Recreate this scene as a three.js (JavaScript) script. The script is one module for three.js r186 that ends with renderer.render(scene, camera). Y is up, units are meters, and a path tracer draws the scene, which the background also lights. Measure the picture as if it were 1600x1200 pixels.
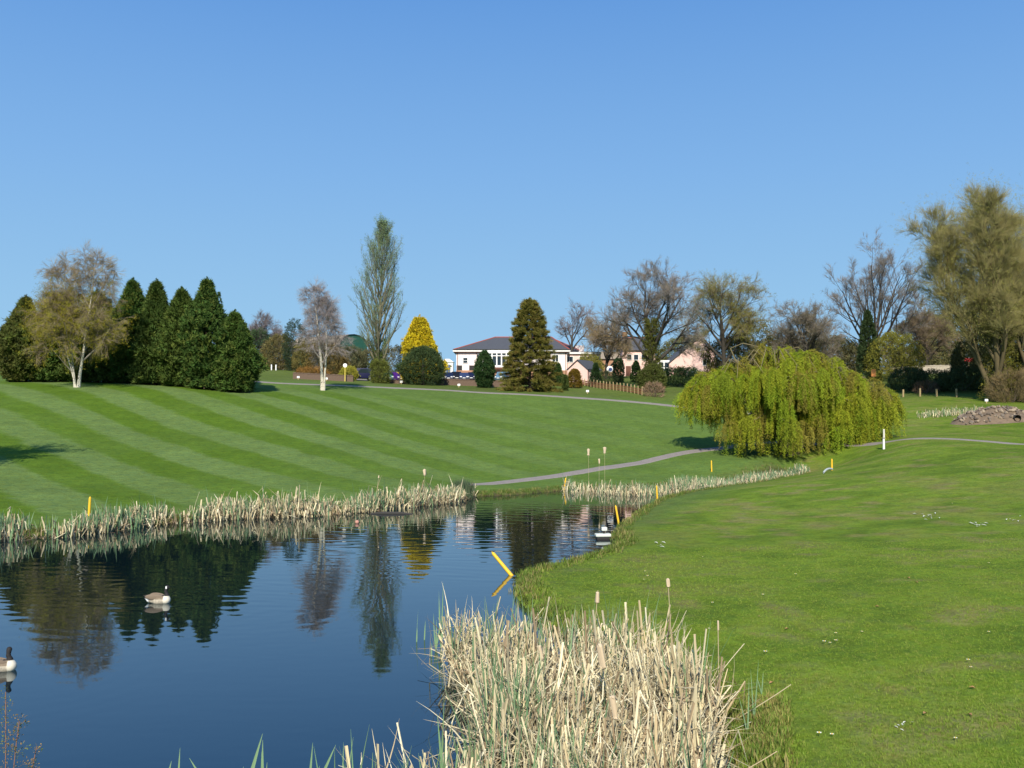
import * as THREE from 'three';
import { mergeGeometries, toCreasedNormals } from 'three/addons/utils/BufferGeometryUtils.js';
import { MarchingCubes } from 'three/addons/objects/MarchingCubes.js';
import { RoundedBoxGeometry } from 'three/addons/geometries/RoundedBoxGeometry.js';

// ---------------------------------------------------------------- camera, sky, sun, exposure
const scene = new THREE.Scene();
const FOCAL = 1500, EYE = 5.3, PITCH = Math.atan(45 / FOCAL);
const camera = new THREE.PerspectiveCamera(2 * Math.atan(600 / FOCAL) * 180 / Math.PI, 4 / 3, 0.1, 3000);
camera.position.set(0, EYE, 0);
camera.rotation.x = PITCH;
const renderer = new THREE.WebGLRenderer({ antialias: true });
renderer.toneMapping = THREE.LinearToneMapping;
renderer.toneMappingExposure = 1.3;
renderer.shadowMap.enabled = true;

const SUN_EL = 36 * Math.PI / 180, ANTI = 6 * Math.PI / 180;      // the sun stands behind the viewer, a little to the left
const sunDir = new THREE.Vector3(-Math.sin(ANTI) * Math.cos(SUN_EL), Math.sin(SUN_EL), Math.cos(ANTI) * Math.cos(SUN_EL));
{
  const W = 512, H = 256, data = new Float32Array(W * H * 4);
  const stops = [[0, [0.36, 0.61, 0.835]], [6, [0.305, 0.558, 0.828]], [14, [0.222, 0.455, 0.81]], [25, [0.120, 0.315, 0.715]], [45, [0.085, 0.25, 0.58]], [90, [0.055, 0.18, 0.46]]];
  const sd = sunDir;
  for (let r = 0; r < H; r++) {
    const el = ((r + 0.5) / H - 0.5) * 180;
    let c = stops[0][1];
    for (let k = 0; k < stops.length - 1; k++) {
      const [a, ca] = stops[k], [b, cb] = stops[k + 1];
      if (el >= a && el <= b) { const t = (el - a) / (b - a); c = ca.map((v, i) => v + (cb[i] - v) * t); }
    }
    for (let q = 0; q < W; q++) {
      const az = ((q + 0.5) / W - 0.5) * 2 * Math.PI, e = el * Math.PI / 180;
      const cs = Math.cos(az) * Math.cos(e) * sd.x + Math.sin(e) * sd.y + Math.sin(az) * Math.cos(e) * sd.z;
      const glow = 0.5 * Math.pow(Math.max(0, cs), 9) + 0.10 * Math.max(0, cs);
      const o = (r * W + q) * 4;
      for (let i = 0; i < 3; i++) data[o + i] = 0.77 * c[i] * (1 + glow * 0.35) + glow * 0.12 * [1, 0.97, 0.9][i];
      data[o + 3] = 1;
    }
  }
  const sky = new THREE.DataTexture(data, W, H, THREE.RGBAFormat, THREE.FloatType);
  sky.mapping = THREE.EquirectangularReflectionMapping; sky.magFilter = THREE.LinearFilter; sky.minFilter = THREE.LinearFilter; sky.needsUpdate = true;
  scene.background = sky; scene.environment = sky;
}
const sun = new THREE.DirectionalLight(new THREE.Color(1, 0.93, 0.80), 4.8);
sun.position.copy(sunDir).multiplyScalar(400); sun.target.position.set(0, 0, -80);
sun.position.add(sun.target.position); sun.castShadow = true;
sun.shadow.camera.left = -170; sun.shadow.camera.right = 170; sun.shadow.camera.top = 170; sun.shadow.camera.bottom = -170; sun.shadow.camera.far = 900;
sun.shadow.mapSize.set(4096, 4096);
scene.add(sun, sun.target);

// ---------------------------------------------------------------- helpers
const V = (x, y, z) => new THREE.Vector3(x, y, z);
const C = (r, g, b) => new THREE.Color().setRGB(r, g, b);
function rng(seed) { let a = seed >>> 0; return () => { a = (a + 0x6D2B79F5) | 0; let t = Math.imul(a ^ (a >>> 15), 1 | a); t = (t + Math.imul(t ^ (t >>> 7), 61 | t)) ^ t; return ((t ^ (t >>> 14)) >>> 0) / 4294967296; }; }
function hash(x, y, s = 0) { let h = Math.imul(x | 0, 374761393) + Math.imul(y | 0, 668265263) + Math.imul(s | 0, 2246822519); h = Math.imul(h ^ (h >>> 13), 1274126177); return ((h ^ (h >>> 16)) >>> 0) / 4294967296; }
function noise(x, y, s = 0) {
  const ix = Math.floor(x), iy = Math.floor(y), fx = x - ix, fy = y - iy, u = fx * fx * (3 - 2 * fx), v = fy * fy * (3 - 2 * fy);
  const a = hash(ix, iy, s), b = hash(ix + 1, iy, s), c = hash(ix, iy + 1, s), d = hash(ix + 1, iy + 1, s);
  return a + (b - a) * u + (c - a) * v + (a - b - c + d) * u * v;
}
function fbm(x, y, s = 0, o = 4) { let t = 0, a = 0.5, n = 0; for (let i = 0; i < o; i++) { t += a * noise(x, y, s + i * 17); n += a; x = x * 2.03 + 3.1; y = y * 2.03 - 1.7; a *= 0.5; } return t / n; }
const clamp = (x, a = 0, b = 1) => Math.min(b, Math.max(a, x));
const smooth = (a, b, x) => { const t = clamp((x - a) / (b - a)); return t * t * (3 - 2 * t); };
const lerp = (a, b, t) => a + (b - a) * t;
const used = new Map();
function numbered(name) { const n = used.get(name) ?? 0; used.set(name, n + 1); return n ? `${name}_${String(n).padStart(3, '0')}` : name; }
function shade(o) { o.castShadow = true; o.receiveShadow = true; return o; }
function thing(name, label, category, p = [0, 0, 0], turn = 0, group) {
  const o = new THREE.Group(); o.name = numbered(name); scene.add(o);
  if (p.isVector3) o.position.copy(p); else o.position.set(...p);
  o.rotation.y = turn; o.userData = { label, category }; if (group) o.userData.group = group;
  return o;
}
function part(name, geo, mat, parent, kind) {
  const m = shade(new THREE.Mesh(Array.isArray(geo) ? mergeGeometries(geo.map(plain)) : geo, mat)); m.name = name; parent.add(m);
  if (kind) m.userData.kind = kind; return m;
}
function plain(g) { const n = g.index ? g.toNonIndexed() : g; for (const k of Object.keys(n.attributes)) if (!['position', 'normal', 'uv'].includes(k)) n.deleteAttribute(k); return n; }
function solo(name, geo, mat, label, category, group) {
  const m = shade(new THREE.Mesh(Array.isArray(geo) ? mergeGeometries(geo.map(plain)) : geo, mat)); m.name = numbered(name); scene.add(m);
  m.userData = { label, category }; if (group) m.userData.group = group; return m;
}
function struct(name, geo, mat, label) { const m = shade(new THREE.Mesh(geo, mat)); m.name = numbered(name); m.userData = { kind: 'structure' }; if (label) m.userData.label = label; scene.add(m); return m; }
function box(w, h, d, x = 0, y = 0, z = 0, ry = 0) { const g = new THREE.BoxGeometry(w, h, d); if (ry) g.rotateY(ry); g.translate(x, y, z); return g; }
function rbox(w, h, d, x = 0, y = 0, z = 0, r = 0.03) { const g = new RoundedBoxGeometry(w, h, d, 2, Math.min(r, w / 2.1, h / 2.1, d / 2.1)); g.translate(x, y, z); return g; }
const mats = new Map();
function mat(r, g, b, rough = 0.85, extra) { const k = [r, g, b, rough, extra ? JSON.stringify(extra) : ''].join(); if (!mats.has(k)) mats.set(k, new THREE.MeshStandardMaterial({ color: C(r, g, b), roughness: rough, side: THREE.DoubleSide, ...extra })); return mats.get(k); }

// a sight line through a pixel of the 1600 x 1200 picture, used only to survey where things stand
function ray(px, py) {
  const u = (px - 800) / FOCAL, v = (600 - py) / FOCAL, c = Math.cos(PITCH), s = Math.sin(PITCH);
  return V(u, v * c + s, -c + v * s);
}
function at(px, py, d) { const r = ray(px, py); r.multiplyScalar(d / -r.z); r.y += EYE; return r; }
function onWater(px, py) { const r = ray(px, py); return r.multiplyScalar(-EYE / r.y).add(V(0, EYE, 0)); }

// ---------------------------------------------------------------- terrain
const pond = [[-700, 960], [-300, 872], [-120, 858], [0, 845], [60, 841], [130, 835], [200, 825], [300, 815], [400, 809], [500, 805], [580, 799], [650, 791], [710, 784], [738, 776], [800, 774], [880, 767],
  [960, 764], [1060, 760], [1150, 750], [1240, 741], [1255, 746], [1180, 757], [1110, 766], [1060, 775], [1030, 782], [1000, 797], [972, 816], [953, 836], [960, 853], [930, 868], [870, 884], [806, 901],
  [798, 925], [825, 965], [900, 1012], [1000, 1060], [1100, 1125], [1145, 1195], [1110, 1300], [900, 1420], [600, 1470], [200, 1490], [-400, 1470], [-900, 1300]].map(([x, y]) => { const p = onWater(x, y); return [p.x, p.z]; });
function pondSide(x, z) {                       // signed distance to the shore, positive on land
  let best = 1e9, inside = false;
  for (let i = 0, j = pond.length - 1; i < pond.length; j = i++) {
    const [ax, az] = pond[j], [bx, bz] = pond[i], dx = bx - ax, dz = bz - az;
    const t = clamp(((x - ax) * dx + (z - az) * dz) / (dx * dx + dz * dz)), ex = x - ax - t * dx, ez = z - az - t * dz;
    best = Math.min(best, ex * ex + ez * ez);
    if ((az > z) !== (bz > z) && x < (bx - ax) * (z - az) / (bz - az) + ax) inside = !inside;
  }
  return inside ? -Math.sqrt(best) : Math.sqrt(best);
}
const survey = [];                              // [x, z, height]
const S = (px, d, h) => survey.push([at(px, 620, d).x, -d, h]);
[[0, 50, .9], [0, 62, 2.3], [0, 80, 4.9], [0, 102, 8], [250, 54, .6], [250, 68, 2], [250, 85, 4.3], [250, 104, 7.9], [500, 58, .6], [500, 75, 2.2], [500, 95, 5], [500, 118, 8.2], [750, 66, .35], [750, 85, 1.9], [750, 105, 4.6], [750, 130, 7.95],
  [950, 80, .75], [950, 95, 2.6], [950, 112, 5], [950, 128, 7], [1115, 94, 1.85], [1115, 108, 3.8], [1115, 125, 5.7], [745, 68, .25], [880, 74, .37], [1000, 84, .99], [430, 128, 9.5], [600, 130, 8.85], [800, 130, 7.9],
  [40, 112, 8.9], [330, 110, 8.1], [0, 130, 10.5], [-300, 110, 8.5], [-300, 60, 2], [250, 130, 9.8], [560, 150, 10.1], [700, 155, 9.9], [780, 155, 9.6], [860, 150, 9.2], [620, 175, 11.2], [760, 178, 11.6], [450, 160, 11.4], [430, 180, 13.2], [300, 170, 12.5],
  [900, 150, 9], [1000, 138, 7.9], [1060, 150, 9], [930, 185, 12.2], [1030, 190, 12.6], [1110, 190, 12.8], [1250, 150, 8.5], [1250, 190, 12.5], [1200, 82, 1.2], [1300, 86, 1.46], [1380, 80, 2.37], [1420, 72, 2.8], [1600, 66, 2.9], [1800, 66, 3],
  [1400, 82, 2.9], [1600, 76, 2.72], [1500, 105, 4.6], [1600, 100, 4.5], [1400, 115, 5.6], [1540, 125, 6.9], [1440, 135, 7.7], [1700, 120, 6.5], [1450, 165, 12], [1600, 170, 12.5], [1300, 115, 4.5], [1300, 70, 1.25], [1200, 58, .85], [1300, 46, .6],
  [1600, 42, 1.1], [1600, 26, .85], [1600, 19, .8], [1600, 12.5, .68], [1100, 30, .25], [1100, 21, .3], [1200, 16.5, .3], [1150, 14, .2], [1300, 30, .5], [1900, 30, 1.1], [1900, 12, 1], [900, 28, .3], [1500, 55, 1.9]].forEach((a) => S(...a));
for (const [x, d, h] of [[0, 0, 3.5], [6, 0, 3.4], [-9, 0, 3.2], [14, -2, 3.5], [0, 4, 2.8], [0, 7, 0.9], [-9, 7, 0.9], [6, 6, 1.4], [-300, 400, 15], [300, 400, 16], [0, 400, 15], [-300, 190, 13], [300, 190, 13], [-160, 60, 4], [160, 60, 6], [0, -60, 4], [-200, -60, 4], [200, -60, 4], [-60, 20, 1.5], [60, 20, 2.5]]) survey.push([x, -d, h]);
for (let i = 0; i < pond.length; i++) survey.push([pond[i][0], pond[i][1], 0.17]);
const fit = (() => {                            // thin plate spline through the surveyed heights
  const n = survey.length, m = n + 3, A = [], S0 = 50, phi = (r2) => r2 < 1e-12 ? 0 : 0.5 * r2 * Math.log(r2);
  const P = survey.map(([x, z]) => [x / S0, z / S0]);
  for (let i = 0; i < n; i++) { const row = new Float64Array(m + 1); for (let j = 0; j < n; j++) row[j] = phi((P[i][0] - P[j][0]) ** 2 + (P[i][1] - P[j][1]) ** 2); row[i] += 0.0006; row[n] = 1; row[n + 1] = P[i][0]; row[n + 2] = P[i][1]; row[m] = survey[i][2]; A.push(row); }
  for (let k = 0; k < 3; k++) { const row = new Float64Array(m + 1); for (let j = 0; j < n; j++) row[j] = k === 0 ? 1 : P[j][k - 1]; A.push(row); }
  for (let c = 0; c < m; c++) {
    let p = c; for (let r = c + 1; r < m; r++) if (Math.abs(A[r][c]) > Math.abs(A[p][c])) p = r;
    [A[c], A[p]] = [A[p], A[c]];
    for (let r = 0; r < m; r++) if (r !== c) { const f = A[r][c] / A[c][c]; if (f) for (let k = c; k <= m; k++) A[r][k] -= f * A[c][k]; }
  }
  const w = A.map((row, i) => row[m] / row[i]);
  return (x, z) => { const X = x / S0, Z = z / S0; let h = w[n] + w[n + 1] * X + w[n + 2] * Z; for (let j = 0; j < n; j++) h += w[j] * phi((X - P[j][0]) ** 2 + (Z - P[j][1]) ** 2); return h; };
})();
function rawHeight(x, z) {
  const cx = clamp(x, -280, 280), cz = clamp(z, -390, 40);
  let h = fit(cx, cz);
  const s = (x > -70 && x < 45 && z > -90 && z < -5) ? pondSide(x, z) : 9;
  h = Math.max(h, 0.16) + (fbm(x * 0.12, z * 0.12, 5) - 0.5) * 0.12 * smooth(1, 12, s);
  if (s < 0.35) { const t = smooth(-0.25, 0.35, s); h = lerp(-0.35 - Math.min(0.9, Math.max(0, -s) * 0.3), h + (noise(x * 2.2, z * 2.2, 9) - 0.5) * 0.10, t); }
  return h;
}
function lines(spans) { const out = []; for (const [a, b, step, grow] of spans) { let x = a, s = step; while (x < b - 1e-6) { out.push(x); x += s; if (grow) s *= grow; } } return out; }
const gx = (() => { const side = lines([[0, 30, 0.36], [30, 62, 0.62], [62, 620, 1.2, 1.08]]); side.push(640); return [...side.slice(1).reverse().map((v) => -v), ...side]; })();
const gd = [...lines([[0, 58, 1.3, 1.15]]).reverse().map((v) => 6 - v).filter((v) => v > -75), ...lines([[6.2, 62, 0.3], [62, 145, 0.5], [145, 230, 1.1], [230, 900, 2.2, 1.09]]), 1000];
const NX = gx.length, NZ = gd.length, gh = new Float32Array(NX * NZ);
for (let j = 0; j < NZ; j++) for (let i = 0; i < NX; i++) gh[j * NX + i] = rawHeight(gx[i], -gd[j]);
function cell(arr, v) { let a = 0, b = arr.length - 2; while (a < b) { const m = (a + b + 1) >> 1; if (arr[m] <= v) a = m; else b = m - 1; } return a; }
function ground(x, z) {
  const d = -z, i = cell(gx, x), j = cell(gd, d), u = clamp((x - gx[i]) / (gx[i + 1] - gx[i])), v = clamp((d - gd[j]) / (gd[j + 1] - gd[j]));
  const a = gh[j * NX + i], b = gh[j * NX + i + 1], c = gh[(j + 1) * NX + i], e = gh[(j + 1) * NX + i + 1];
  return u + v < 1 ? a + (b - a) * u + (c - a) * v : e + (c - e) * (1 - u) + (b - e) * (1 - v);
}
function stand(px, d, sink = 0) { const p = at(px, 610, d); p.y = ground(p.x, p.z) - sink; return p; }         // on the ground, at a bearing and a distance
function hit(px, py) { const r = ray(px, py); let t0 = 6; for (let t = 6; t < 400; t += 0.25) { if (EYE + r.y * t < ground(r.x * t, r.z * t)) { let a = t0, b = t; for (let k = 0; k < 20; k++) { const m = (a + b) / 2; if (EYE + r.y * m < ground(r.x * m, r.z * m)) b = m; else a = m; } return V(r.x * b, EYE + r.y * b, r.z * b); } t0 = t; } return null; }

// the mown stripes: two stripe centre lines surveyed on the slope
const stripe = (() => {
  const pts = [[75, 652], [137, 682], [200, 707], [275, 740]].map(([x, y]) => hit(x, y)), q = [[175, 647], [275, 675], [375, 712]].map(([x, y]) => hit(x, y));
  const a = Math.atan2(pts[3].z - pts[0].z, pts[3].x - pts[0].x), b = Math.atan2(q[2].z - q[0].z, q[2].x - q[0].x), dir = (a + b) / 2;
  const nx = -Math.sin(dir), nz = Math.cos(dir), off = (p) => p.x * nx + p.z * nz, mean = (l) => l.reduce((s, p) => s + off(p), 0) / l.length;
  const o1 = mean(pts), o2 = mean(q);
  return { nx, nz, o1, gap: Math.abs(o1 - o2) };
})();

// ---------------------------------------------------------------- ground, water, paths
function tileTexture(size, fn, srgb) {
  const d = new Uint8Array(size * size * 4);
  for (let y = 0; y < size; y++) for (let x = 0; x < size; x++) { const c = fn(x / size, y / size), o = (y * size + x) * 4; for (let i = 0; i < 3; i++) d[o + i] = clamp(Array.isArray(c) ? c[i] : c) * 255; d[o + 3] = 255; }
  const t = new THREE.DataTexture(d, size, size); t.wrapS = t.wrapT = THREE.RepeatWrapping; t.magFilter = THREE.LinearFilter; t.minFilter = THREE.LinearMipmapLinearFilter; t.generateMipmaps = true;
  if (srgb) t.colorSpace = THREE.SRGBColorSpace; t.needsUpdate = true; return t;
}
function wrapNoise(u, v, n, s) {                // value noise that repeats after n cells
  const x = u * n, y = v * n, ix = Math.floor(x), iy = Math.floor(y), fx = x - ix, fy = y - iy, a = fx * fx * (3 - 2 * fx), b = fy * fy * (3 - 2 * fy), w = (k) => ((k % n) + n) % n;
  const p = hash(w(ix), w(iy), s), q = hash(w(ix + 1), w(iy), s), r = hash(w(ix), w(iy + 1), s), t = hash(w(ix + 1), w(iy + 1), s);
  return p + (q - p) * a + (r - p) * b + (p - q - r + t) * a * b;
}
const turf = (u, v) => 0.30 * wrapNoise(u, v, 256, 1) + 0.26 * wrapNoise(u, v, 97, 2) + 0.24 * wrapNoise(u, v, 41, 3) + 0.20 * wrapNoise(u, v, 13, 4);
const turfMap = tileTexture(1024, (u, v) => { const n = turf(u, v), k = 0.80 + 0.62 * (n - 0.5) * 1.35, y = (wrapNoise(u, v, 23, 8) - 0.5) * 0.16; return [k + y, k + y * 0.35, k - y]; });
const turfBump = tileTexture(1024, (u, v) => turf(u, v));

const pathCentres = {
  low: [[715, 760], [748, 757], [880, 742], [960, 729], [1030, 716], [1112, 702]],
  high: [[395, 596], [440, 599], [520, 602], [600, 605.5], [700, 610], [800, 615.5], [900, 621.5], [1000, 629], [1115, 641]],
};
const GREEN = { dark: [0.102, 0.178, 0.017], light: [0.150, 0.225, 0.060], lawn: [0.160, 0.240, 0.025], rough: [0.110, 0.165, 0.022], mud: [0.085, 0.060, 0.035] };
const mixc = (a, b, t) => a.map((v, i) => v + (b[i] - v) * t);
{
  const pos = new Float32Array(NX * NZ * 3), col = new Float32Array(NX * NZ * 3), uv = new Float32Array(NX * NZ * 2), idx = [];
  for (let j = 0; j < NZ; j++) for (let i = 0; i < NX; i++) {
    const k = j * NX + i, x = gx[i], z = -gd[j], d = gd[j];
    pos.set([x, gh[k], z], k * 3); uv.set([x / 5, z / 5], k * 2);
    const s = (x > -70 && x < 45 && d < 95 && d > 4) ? pondSide(x, z) : 20;
    const big = fbm(x * 0.07, z * 0.07, 21), mid = fbm(x * 0.45, z * 0.45, 31), fine = fbm(x * 1.6, z * 1.6, 41, 3);
    // the mown fairway lies beyond the pond, the plain lawn on this side of it
    const far = clamp(smooth(40, 48, d + Math.max(0, -x - 10) * 0.25 - Math.max(0, x - 6) * 2.2));
    const t = (x * stripe.nx + z * stripe.nz - stripe.o1) / stripe.gap + (fbm(x * 0.05, z * 0.05, 61, 2) - 0.5) * 0.26 + (fbm(x * 0.3, z * 0.3, 62, 2) - 0.5) * 0.07;
    const tri = Math.abs(((t % 1) + 1.5) % 1 - 0.5) * 4 - 1, band = smooth(-0.16, 0.16, -tri + (fine - 0.5) * 0.5);   // 1 on a dark stripe
    const clear = smooth(14, -24, x) * 0.80 + 0.20 * smooth(30, 10, x);
    const strip = lerp(0.42, lerp(band, 0.45, 0.28 * smooth(0.35, 0.75, fbm(x * 0.16 + 11, z * 0.16, 63, 3))), clear * smooth(124, 108, d) * smooth(2.5, 6.5, s));
    let fair = mixc(GREEN.light, GREEN.dark, strip);
    fair = fair.map((v, q) => v * (0.86 + 0.28 * mid));
    let lawn = mixc(GREEN.lawn, [0.190, 0.225, 0.045], smooth(0.45, 0.72, mid) * 0.85);
    lawn = mixc(lawn, [0.110, 0.175, 0.020], smooth(0.5, 0.25, mid) * 0.8);
    lawn = mixc(lawn, [0.260, 0.215, 0.090], smooth(0.58, 0.78, fbm(x * 0.9 + 7, z * 0.9, 71)) * 0.6).map((v) => v * (0.74 + 0.28 * fine + 0.24 * big));
    let c = mixc(lawn, fair, far);
    const rough = smooth(127, 136, d) * (x > -60 ? 1 : 0.6);
    c = mixc(c, mixc(GREEN.rough, [0.14, 0.17, 0.05], mid).map((v) => v * (0.75 + 0.5 * big)), rough);
    c = mixc(c, mixc([0.15, 0.17, 0.06], GREEN.rough, mid), smooth(2.6, 0.6, s) * 0.55 * smooth(0.35, 0.6, fine + far * 0.2));   // coarser growth along the shore
    c = mixc(c, GREEN.mud, smooth(0.42, 0.10, s + (fine - 0.5) * 0.3));
    col.set(c, k * 3);
    if (i < NX - 1 && j < NZ - 1) idx.push(k, k + 1, k + NX, k + 1, k + NX + 1, k + NX);
  }
  const g = new THREE.BufferGeometry(); g.setAttribute('position', new THREE.BufferAttribute(pos, 3)); g.setAttribute('color', new THREE.BufferAttribute(col, 3)); g.setAttribute('uv', new THREE.BufferAttribute(uv, 2)); g.setIndex(idx); g.computeVertexNormals();
  struct('ground', g, new THREE.MeshPhysicalMaterial({ vertexColors: true, specularIntensity: 0.12, map: turfMap, bumpMap: turfBump, bumpScale: 0.03, roughness: 0.95, side: THREE.DoubleSide }), 'mown grass slopes of the golf course round the pond');
}
{
  const N = 2048, data = new Float32Array(N * N * 4), X0 = -62, Z0 = -92, L = 100;
  const goose = onWater(250, 942), goose2 = onWater(5, 1048), dive = onWater(400, 950);
  for (let r = 0; r < N; r++) for (let q = 0; q < N; q++) {
    const x = X0 + (q + 0.5) / N * L, z = Z0 + (r + 0.5) / N * L;
    const wx = x + 1.2 * (noise(x * 0.16, z * 0.16, 3) - 0.5), wz = z + 1.6 * (noise(x * 0.11 + 9, z * 0.2, 4) - 0.5);
    const calm = smooth(0.44, 0.66, fbm(x * 0.075 + 3, z * 0.11, 12, 3));
    let h = calm * (0.9 * Math.sin(wz * 7.2 + wx * 0.9 + 3 * noise(x * .3, z * .5, 6)) + 0.6 * Math.sin(wz * 11.5 - wx * 2.1) + 0.5 * Math.sin(wz * 5.1 + wx * 2.4));
    h += 0.14 * Math.sin(wz * 4.2 - wx * 0.5) + 0.42 * (noise(x * 1.7, z * 4.6, 8) - 0.5) * 2 + 0.16 * (noise(x * 5.2, z * 8.6, 18) - 0.5) * 2;
    for (const [p, a, rad, lam] of [[goose, 1.25, 7, 0.66], [goose2, 0.5, 4.5, 0.5], [dive, 0.7, 5, 0.5]]) { const e = Math.hypot(x - p.x, z - p.z); if (e < rad * 1.6) h += a * Math.exp(-((e - rad * 0.55) ** 2) / (rad * rad * 0.14)) * Math.sin(e * 2 * Math.PI / lam + 2 * noise(x * .4, z * .4, 15)) * (0.1 + 1.3 * noise(x * .55, z * .9, 19) * noise(x * 1.6, z * .4, 20)); }
    const o = (r * N + q) * 4, v = 0.5 + h * 0.09; data[o] = data[o + 1] = data[o + 2] = v; data[o + 3] = 1;
  }
  const t = new THREE.DataTexture(data, N, N, THREE.RGBAFormat, THREE.FloatType); t.magFilter = THREE.LinearFilter; t.minFilter = THREE.LinearFilter; t.needsUpdate = true;
  const g = new THREE.BufferGeometry();
  g.setAttribute('position', new THREE.BufferAttribute(new Float32Array([X0, 0, Z0, X0 + L, 0, Z0, X0 + L, 0, Z0 + L, X0, 0, Z0 + L]), 3));
  g.setAttribute('uv', new THREE.BufferAttribute(new Float32Array([0, 0, 1, 0, 1, 1, 0, 1]), 2)); g.setIndex([0, 3, 2, 0, 2, 1]); g.computeVertexNormals();
  struct('pond_water', g, new THREE.MeshPhysicalMaterial({ color: C(0.004, 0.010, 0.014), roughness: 0.02, ior: 1.86, specularColor: C(0.38, 0.80, 1), bumpMap: t, bumpScale: 0.009 }), 'still dark blue water of the pond');
}
function catmull(pts, n) { return new THREE.CatmullRomCurve3(pts, false, 'centripetal').getSpacedPoints(n); }
function ribbon(pts, width, lift, lod = 0.6) {
  let len = 0; for (let i = 1; i < pts.length; i++) len += pts[i].distanceTo(pts[i - 1]);
  const c = catmull(pts.map((p) => V(p.x, 0, p.z)), Math.ceil(len / lod)), M = 6, pos = [], uv = [], idx = [];
  let run = 0;
  c.forEach((p, i) => {
    const a = c[Math.max(0, i - 1)], b = c[Math.min(c.length - 1, i + 1)], tx = b.x - a.x, tz = b.z - a.z, l = Math.hypot(tx, tz) || 1; if (i) run += p.distanceTo(c[i - 1]);
    const wv = width * (0.94 + 0.14 * noise(run * 0.35, 3, 77)) + (noise(run * 1.5, 9, 78) - 0.5) * 0.16;
    for (let k = 0; k <= M; k++) { const o = (k / M - 0.5) * wv, x = p.x - tz / l * o, z = p.z + tx / l * o; pos.push(x, ground(x, z) + (k === 0 || k === M ? -0.05 : lift), z); uv.push(x / 3, z / 3); }
    if (i) for (let k = 0; k < M; k++) { const a0 = (i - 1) * (M + 1) + k, b0 = i * (M + 1) + k; idx.push(a0, a0 + 1, b0, a0 + 1, b0 + 1, b0); }
  });
  const g = new THREE.BufferGeometry(); g.setAttribute('position', new THREE.Float32BufferAttribute(pos, 3)); g.setAttribute('uv', new THREE.Float32BufferAttribute(uv, 2)); g.setIndex(idx); g.computeVertexNormals();
  const n = g.attributes.normal; if (n.getY(10) < 0) { for (let i = 0; i < idx.length; i += 3) [idx[i], idx[i + 1]] = [idx[i + 1], idx[i]]; g.setIndex(idx); g.computeVertexNormals(); }
  return g;
}
const grit = tileTexture(512, (u, v) => { const n = 0.5 * wrapNoise(u, v, 170, 5) + 0.3 * wrapNoise(u, v, 40, 6) + 0.2 * wrapNoise(u, v, 9, 7); return [0.62 + 0.5 * n - 0.2, 0.60 + 0.5 * n - 0.2, 0.58 + 0.5 * n - 0.2]; });
const tarmac = new THREE.MeshStandardMaterial({ color: C(0.36, 0.315, 0.285), map: grit, bumpMap: grit, bumpScale: 0.01, roughness: 0.95, side: THREE.DoubleSide });
const gravelPath = new THREE.MeshStandardMaterial({ color: C(0.50, 0.42, 0.32), map: grit, roughness: 0.95, side: THREE.DoubleSide });
{
  const low = pathCentres.low.map(([x, y]) => hit(x, y));
  const behind = [[1200, 97], [1300, 92], [1390, 84], [1450, 81], [1520, 79], [1600, 77], [1720, 75], [1900, 73]].map(([px, d]) => stand(px, d));
  struct('path', ribbon([...low, ...behind], 1.75, 0.03, 0.5), tarmac, 'narrow grey path curving round the pond and past the willow');
  const high = pathCentres.high.map(([x, y]) => hit(x, y)).filter(Boolean);
  struct('path', ribbon([...high, stand(1200, 122), stand(1320, 118)], 2.3, 0.035, 0.5), tarmac, 'grey path along the top of the striped fairway');
  struct('path', ribbon([stand(340, 205), stand(392, 204), stand(412, 198), stand(405, 190), stand(380, 184), stand(330, 180)], 2.4, 0.06, 0.6), gravelPath, 'pale gravel track bending beside the conifers');
}

// ---------------------------------------------------------------- plants: building blocks
function tube(pts, radii, sides = 5) {          // tapered limb along points
  const pos = [], nor = [], uv = [], idx = [], up = V(0.31, 0.2, 0.93), n = pts.length, a = V(0, 0, 0), b = V(0, 0, 0), t = V(0, 0, 0);
  for (let i = 0; i < n; i++) {
    t.subVectors(pts[Math.min(n - 1, i + 1)], pts[Math.max(0, i - 1)]).normalize(); a.crossVectors(t, up).normalize(); b.crossVectors(t, a);
    for (let k = 0; k <= sides; k++) { const w = k / sides * 2 * Math.PI, c = Math.cos(w), s = Math.sin(w), r = radii[i], nx = a.x * c + b.x * s, ny = a.y * c + b.y * s, nz = a.z * c + b.z * s; pos.push(pts[i].x + nx * r, pts[i].y + ny * r, pts[i].z + nz * r); nor.push(nx, ny, nz); uv.push(k / sides, pts[i].y * 0.4); }
    if (i) for (let k = 0; k < sides; k++) { const p = (i - 1) * (sides + 1) + k, q = i * (sides + 1) + k; idx.push(p, p + 1, q, p + 1, q + 1, q); }
  }
  const g = new THREE.BufferGeometry(); g.setAttribute('position', new THREE.Float32BufferAttribute(pos, 3)); g.setAttribute('normal', new THREE.Float32BufferAttribute(nor, 3)); g.setAttribute('uv', new THREE.Float32BufferAttribute(uv, 2)); g.setIndex(idx); return g;
}
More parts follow.
